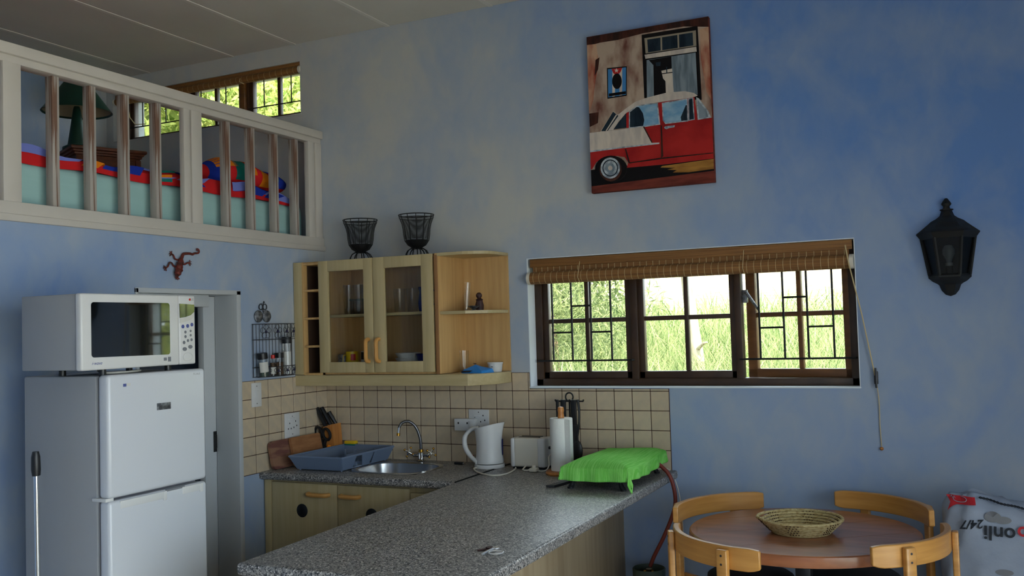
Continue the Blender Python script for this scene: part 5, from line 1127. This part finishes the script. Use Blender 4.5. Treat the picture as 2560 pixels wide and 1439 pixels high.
# ================================================================== OUTDOORS
def gz(x, y): return -.05+ (0 if y < .6 else .55*min(1, (y-.6)/1.4)+.105*max(0, y-2.0)**.93)+.05*math.sin(x*1.3+y*.9)*min(1, max(0, y-.5))
gx = np.linspace(-30, 24, 70); gy = np.concatenate([np.linspace(.28, 12, 50), np.linspace(13, 60, 20)])
V = [(x, y, gz(x, y)) for x in gx for y in gy]; ny = len(gy)
struct('ground_bank', MB().add(V, [(i*ny+j, (i+1)*ny+j, (i+1)*ny+j+1, i*ny+j+1) for i in range(len(gx)-1) for j in range(ny-1)]), 'ground')
struct('ground_yard', MB().box(-30, 24, -40, .28, -.3, -.11), 'yard', smooth=False)
def toned(name, V, F, tone, m_, parent=None):
    me = bpy.data.meshes.new(name); V = np.asarray(V, dtype=np.float32)
    if parent is not None: V = V-np.array(rootloc(parent), dtype=np.float32)
    nv, k, nf = len(V), F.shape[1], len(F)
    me.vertices.add(nv); me.vertices.foreach_set('co', V.ravel()); me.loops.add(nf*k); me.loops.foreach_set('vertex_index', F.ravel().astype(np.int32))
    me.polygons.add(nf); me.polygons.foreach_set('loop_start', np.arange(0, nf*k, k, dtype=np.int32)); me.polygons.foreach_set('loop_total', np.full(nf, k, dtype=np.int32))
    me.update(calc_edges=True); a = me.attributes.new('tone', 'FLOAT', 'POINT'); a.data.foreach_set('value', tone.astype(np.float32))
    me.materials.append(M[m_]); o = bpy.data.objects.new(name, me); COL.objects.link(o); o.parent = parent; return o
def blades(n, xr, yr, hr, wid, lean):
    x = rng.uniform(*xr, n); y = yr[0]+(yr[1]-yr[0])*rng.random(n)**1.25; h = rng.uniform(*hr, n); a = rng.uniform(0, 2*PI, n); ln = rng.uniform(.1, lean, n)*h
    z = np.array([gz(i, j) for i, j in zip(x, y)])-.02; w = wid*(.7+.6*rng.random(n))*(1+y*.06); ca, sa = np.cos(a), np.sin(a); b = rng.uniform(0, 2*PI, n); cb, sb = np.cos(b)*w, np.sin(b)*w
    P = lambda t, k: np.stack([x+ca*ln*t*t+cb*k, y+sa*ln*t*t+sb*k, z+h*t*(1-.12*t*ln/h)], 1)
    V = np.stack([P(0, -1), P(0, 1), P(.5, .8), P(.5, -.8), P(.82, .5), P(.82, -.5), P(1, .06), P(1, -.06)], 1).reshape(-1, 3)
    o = np.arange(n)[:, None]*8; F = np.stack([o+np.array([0, 1, 2, 3]), o+np.array([3, 2, 4, 5]), o+np.array([5, 4, 6, 7])], 1).reshape(-1, 4)
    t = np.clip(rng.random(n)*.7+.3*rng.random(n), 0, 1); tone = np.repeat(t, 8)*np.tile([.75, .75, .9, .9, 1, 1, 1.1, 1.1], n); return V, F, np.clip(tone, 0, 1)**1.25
A = [blades(26000, (-5.5, 3.6), (1.5, 9), (.25, .72), .0042, .9), blades(9000, (-9, 3.5), (7, 15), (.3, .8), .006, .8), blades(1500, (-1.2, 3.2), (1.2, 3.4), (.5, 1.0), .005, .8)]
off = 0; Fs = []
for v, f, t in A: Fs.append(f+off); off += len(v)
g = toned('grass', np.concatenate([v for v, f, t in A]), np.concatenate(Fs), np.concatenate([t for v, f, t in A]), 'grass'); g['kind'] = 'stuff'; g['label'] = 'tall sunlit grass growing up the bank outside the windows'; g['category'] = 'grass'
def leafcloud(n, c, r, sz, flat=1.0, asp=.35):
    d = rng.normal(size=(n, 3)); d /= np.linalg.norm(d, axis=1)[:, None]; p = d*(rng.random(n)**.42)[:, None]*np.array(r)*(1+.18*np.sin(d[:, :1]*7+d[:, 2:]*5))+np.array(c)
    a = rng.normal(size=(n, 3)); a[:, 2] -= .5; a /= np.linalg.norm(a, axis=1)[:, None]; b = np.cross(a, rng.normal(size=(n, 3))); b /= np.linalg.norm(b, axis=1)[:, None]
    s_ = sz*(.6+.8*rng.random(n))[:, None]; V = np.stack([p, p+a*s_*.5+b*s_*asp*.5, p+a*s_, p+a*s_*.5-b*s_*asp*.5], 1).reshape(-1, 3)
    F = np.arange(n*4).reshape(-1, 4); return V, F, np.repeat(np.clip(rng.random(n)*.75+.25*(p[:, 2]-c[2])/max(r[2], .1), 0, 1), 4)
def tree(name, label, cat, base, parts, m_, trunk, tr, tm='brownbark'):
    t = thing(name, label, cat, base); Vs, Fs, Ts, off = [], [], [], 0
    for n, c_, r, sz, asp in parts:
        v, f, tt = leafcloud(n, c_, r, sz, asp=asp); Vs.append(v); Fs.append(f+off); Ts.append(tt); off += len(v)
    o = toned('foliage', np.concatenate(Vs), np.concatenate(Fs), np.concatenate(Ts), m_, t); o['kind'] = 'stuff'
    for pts in trunk: obj('trunk', MB().tube(smoothpts(pts), [tr*(1-.02*i) for i in range((len(pts)-1)*6+1)], 10), tm, t)
    return t
def onb(x, y): return (x, y, gz(x, y))
tree('leafy_tree', 'leafy green tree filling the right-hand pane of the loft window', 'tree', onb(-2.7, 3.6), [(9000, (-2.7, 3.6, 4.1), (1.3, 1.2, 1.35), .11, .34), (2500, (-2.0, 3.2, 3.6), (.8, .8, .9), .12, .3)], 'leaf', [[onb(-2.7, 3.6), (-2.65, 3.6, 2.2), (-2.7, 3.65, 4.2)]], .09)
tree('leafy_tree', 'leafy yellow-green tree behind the middle pane of the loft window', 'tree', onb(-4.4, 4.4), [(10000, (-4.4, 4.4, 4.7), (1.5, 1.3, 1.5), .14, .3)], 'leaf', [[onb(-4.4, 4.4), (-4.45, 4.4, 2.4), (-4.4, 4.45, 4.6)]], .11)
tree('leafy_tree', 'large distant tree behind the other foliage of the loft window', 'tree', onb(-8.0, 9.0), [(12000, (-8.0, 9.0, 6.8), (3.6, 2.4, 2.6), .28, .35)], 'leaf', [[onb(-8.0, 9.0), (-7.9, 9, 3.5), (-8, 9, 6)]], .2)
tree('leafy_tree', 'pale trunked tree behind the leftmost pane of the loft window', 'tree', onb(-4.6, 2.6), [(2500, (-5.0, 3.0, 4.6), (1.0, 1.0, 1.1), .22, .3)], 'leaf', [[onb(-4.6, 2.6), (-4.56, 2.6, 2.6), (-4.62, 2.62, 4.8), (-4.7, 2.7, 6)]], .15, 'bark')
tree('shrub', 'feathery grey-green shrub outside the left panes of the kitchen window', 'shrub', onb(-.9, 5.6), [(9000, (-.9, 5.6, 1.75), (1.2, 1.0, 1.1), .11, .12), (4500, (-2.2, 6.2, 2.2), (1.2, 1.0, 1.2), .12, .14)], 'darkleaf', [[onb(-.9, 5.6), (-.85, 5.6, 1.2), (-.9, 5.6, 1.8)]], .05)
tree('shrub', 'dark rounded bush at the far left of the kitchen window view', 'shrub', onb(-2.6, 9.0), [(9000, (-2.8, 9.0, 2.7), (2.0, 1.4, 1.5), .2, .2)], 'darkleaf', [[onb(-2.6, 9.0), (-2.6, 9.0, 1.6), (-2.6, 9.0, 2.6)]], .07)
tree('shrub', 'bright yellow-green bush right of the kitchen window, mirrored in the microwave door', 'shrub', onb(5.6, 3.4), [(9000, (5.6, 3.4, 2.0), (1.9, 1.3, 1.7), .17, .22)], 'leaf', [[onb(5.6, 3.4), (5.6, 3.4, 1.3), (5.55, 3.4, 1.9)]], .06)
pt = thing('pale_tree', 'slender pale tree trunk standing in the grass beyond the middle panes', 'tree', onb(.86, 5.4))
obj('trunk', MB().tube(smoothpts([(.90, 5.4, gz(.9, 5.4)-.05), (.90, 5.4, 1.2), (.86, 5.4, 1.55), (.80, 5.42, 2.2), (.74, 5.45, 3.2), (.76, 5.5, 5.6)]), [.085-.0012*i for i in range(31)], 12), 'bark', pt)
obj('branch', MB().tube(smoothpts([(.88, 5.38, 1.32), (.98, 5.3, 1.40), (1.04, 5.28, 1.42)]), [.03, .028, .026, .024, .022, .020, .018, .016, .014, .012, .011, .010, .009], 8), 'bark', pt)
obj('branch', MB().tube(smoothpts([(.75, 5.45, 3.2), (.3, 5.5, 4.6), (-.1, 5.6, 5.8)]), .03, 8), 'bark', pt)
v, f, tt = leafcloud(3500, (.3, 5.8, 6.4), (1.7, 1.2, 1.0), .18, asp=.35); o = toned('foliage', v, f, tt, 'leaf', pt); o['kind'] = 'stuff'
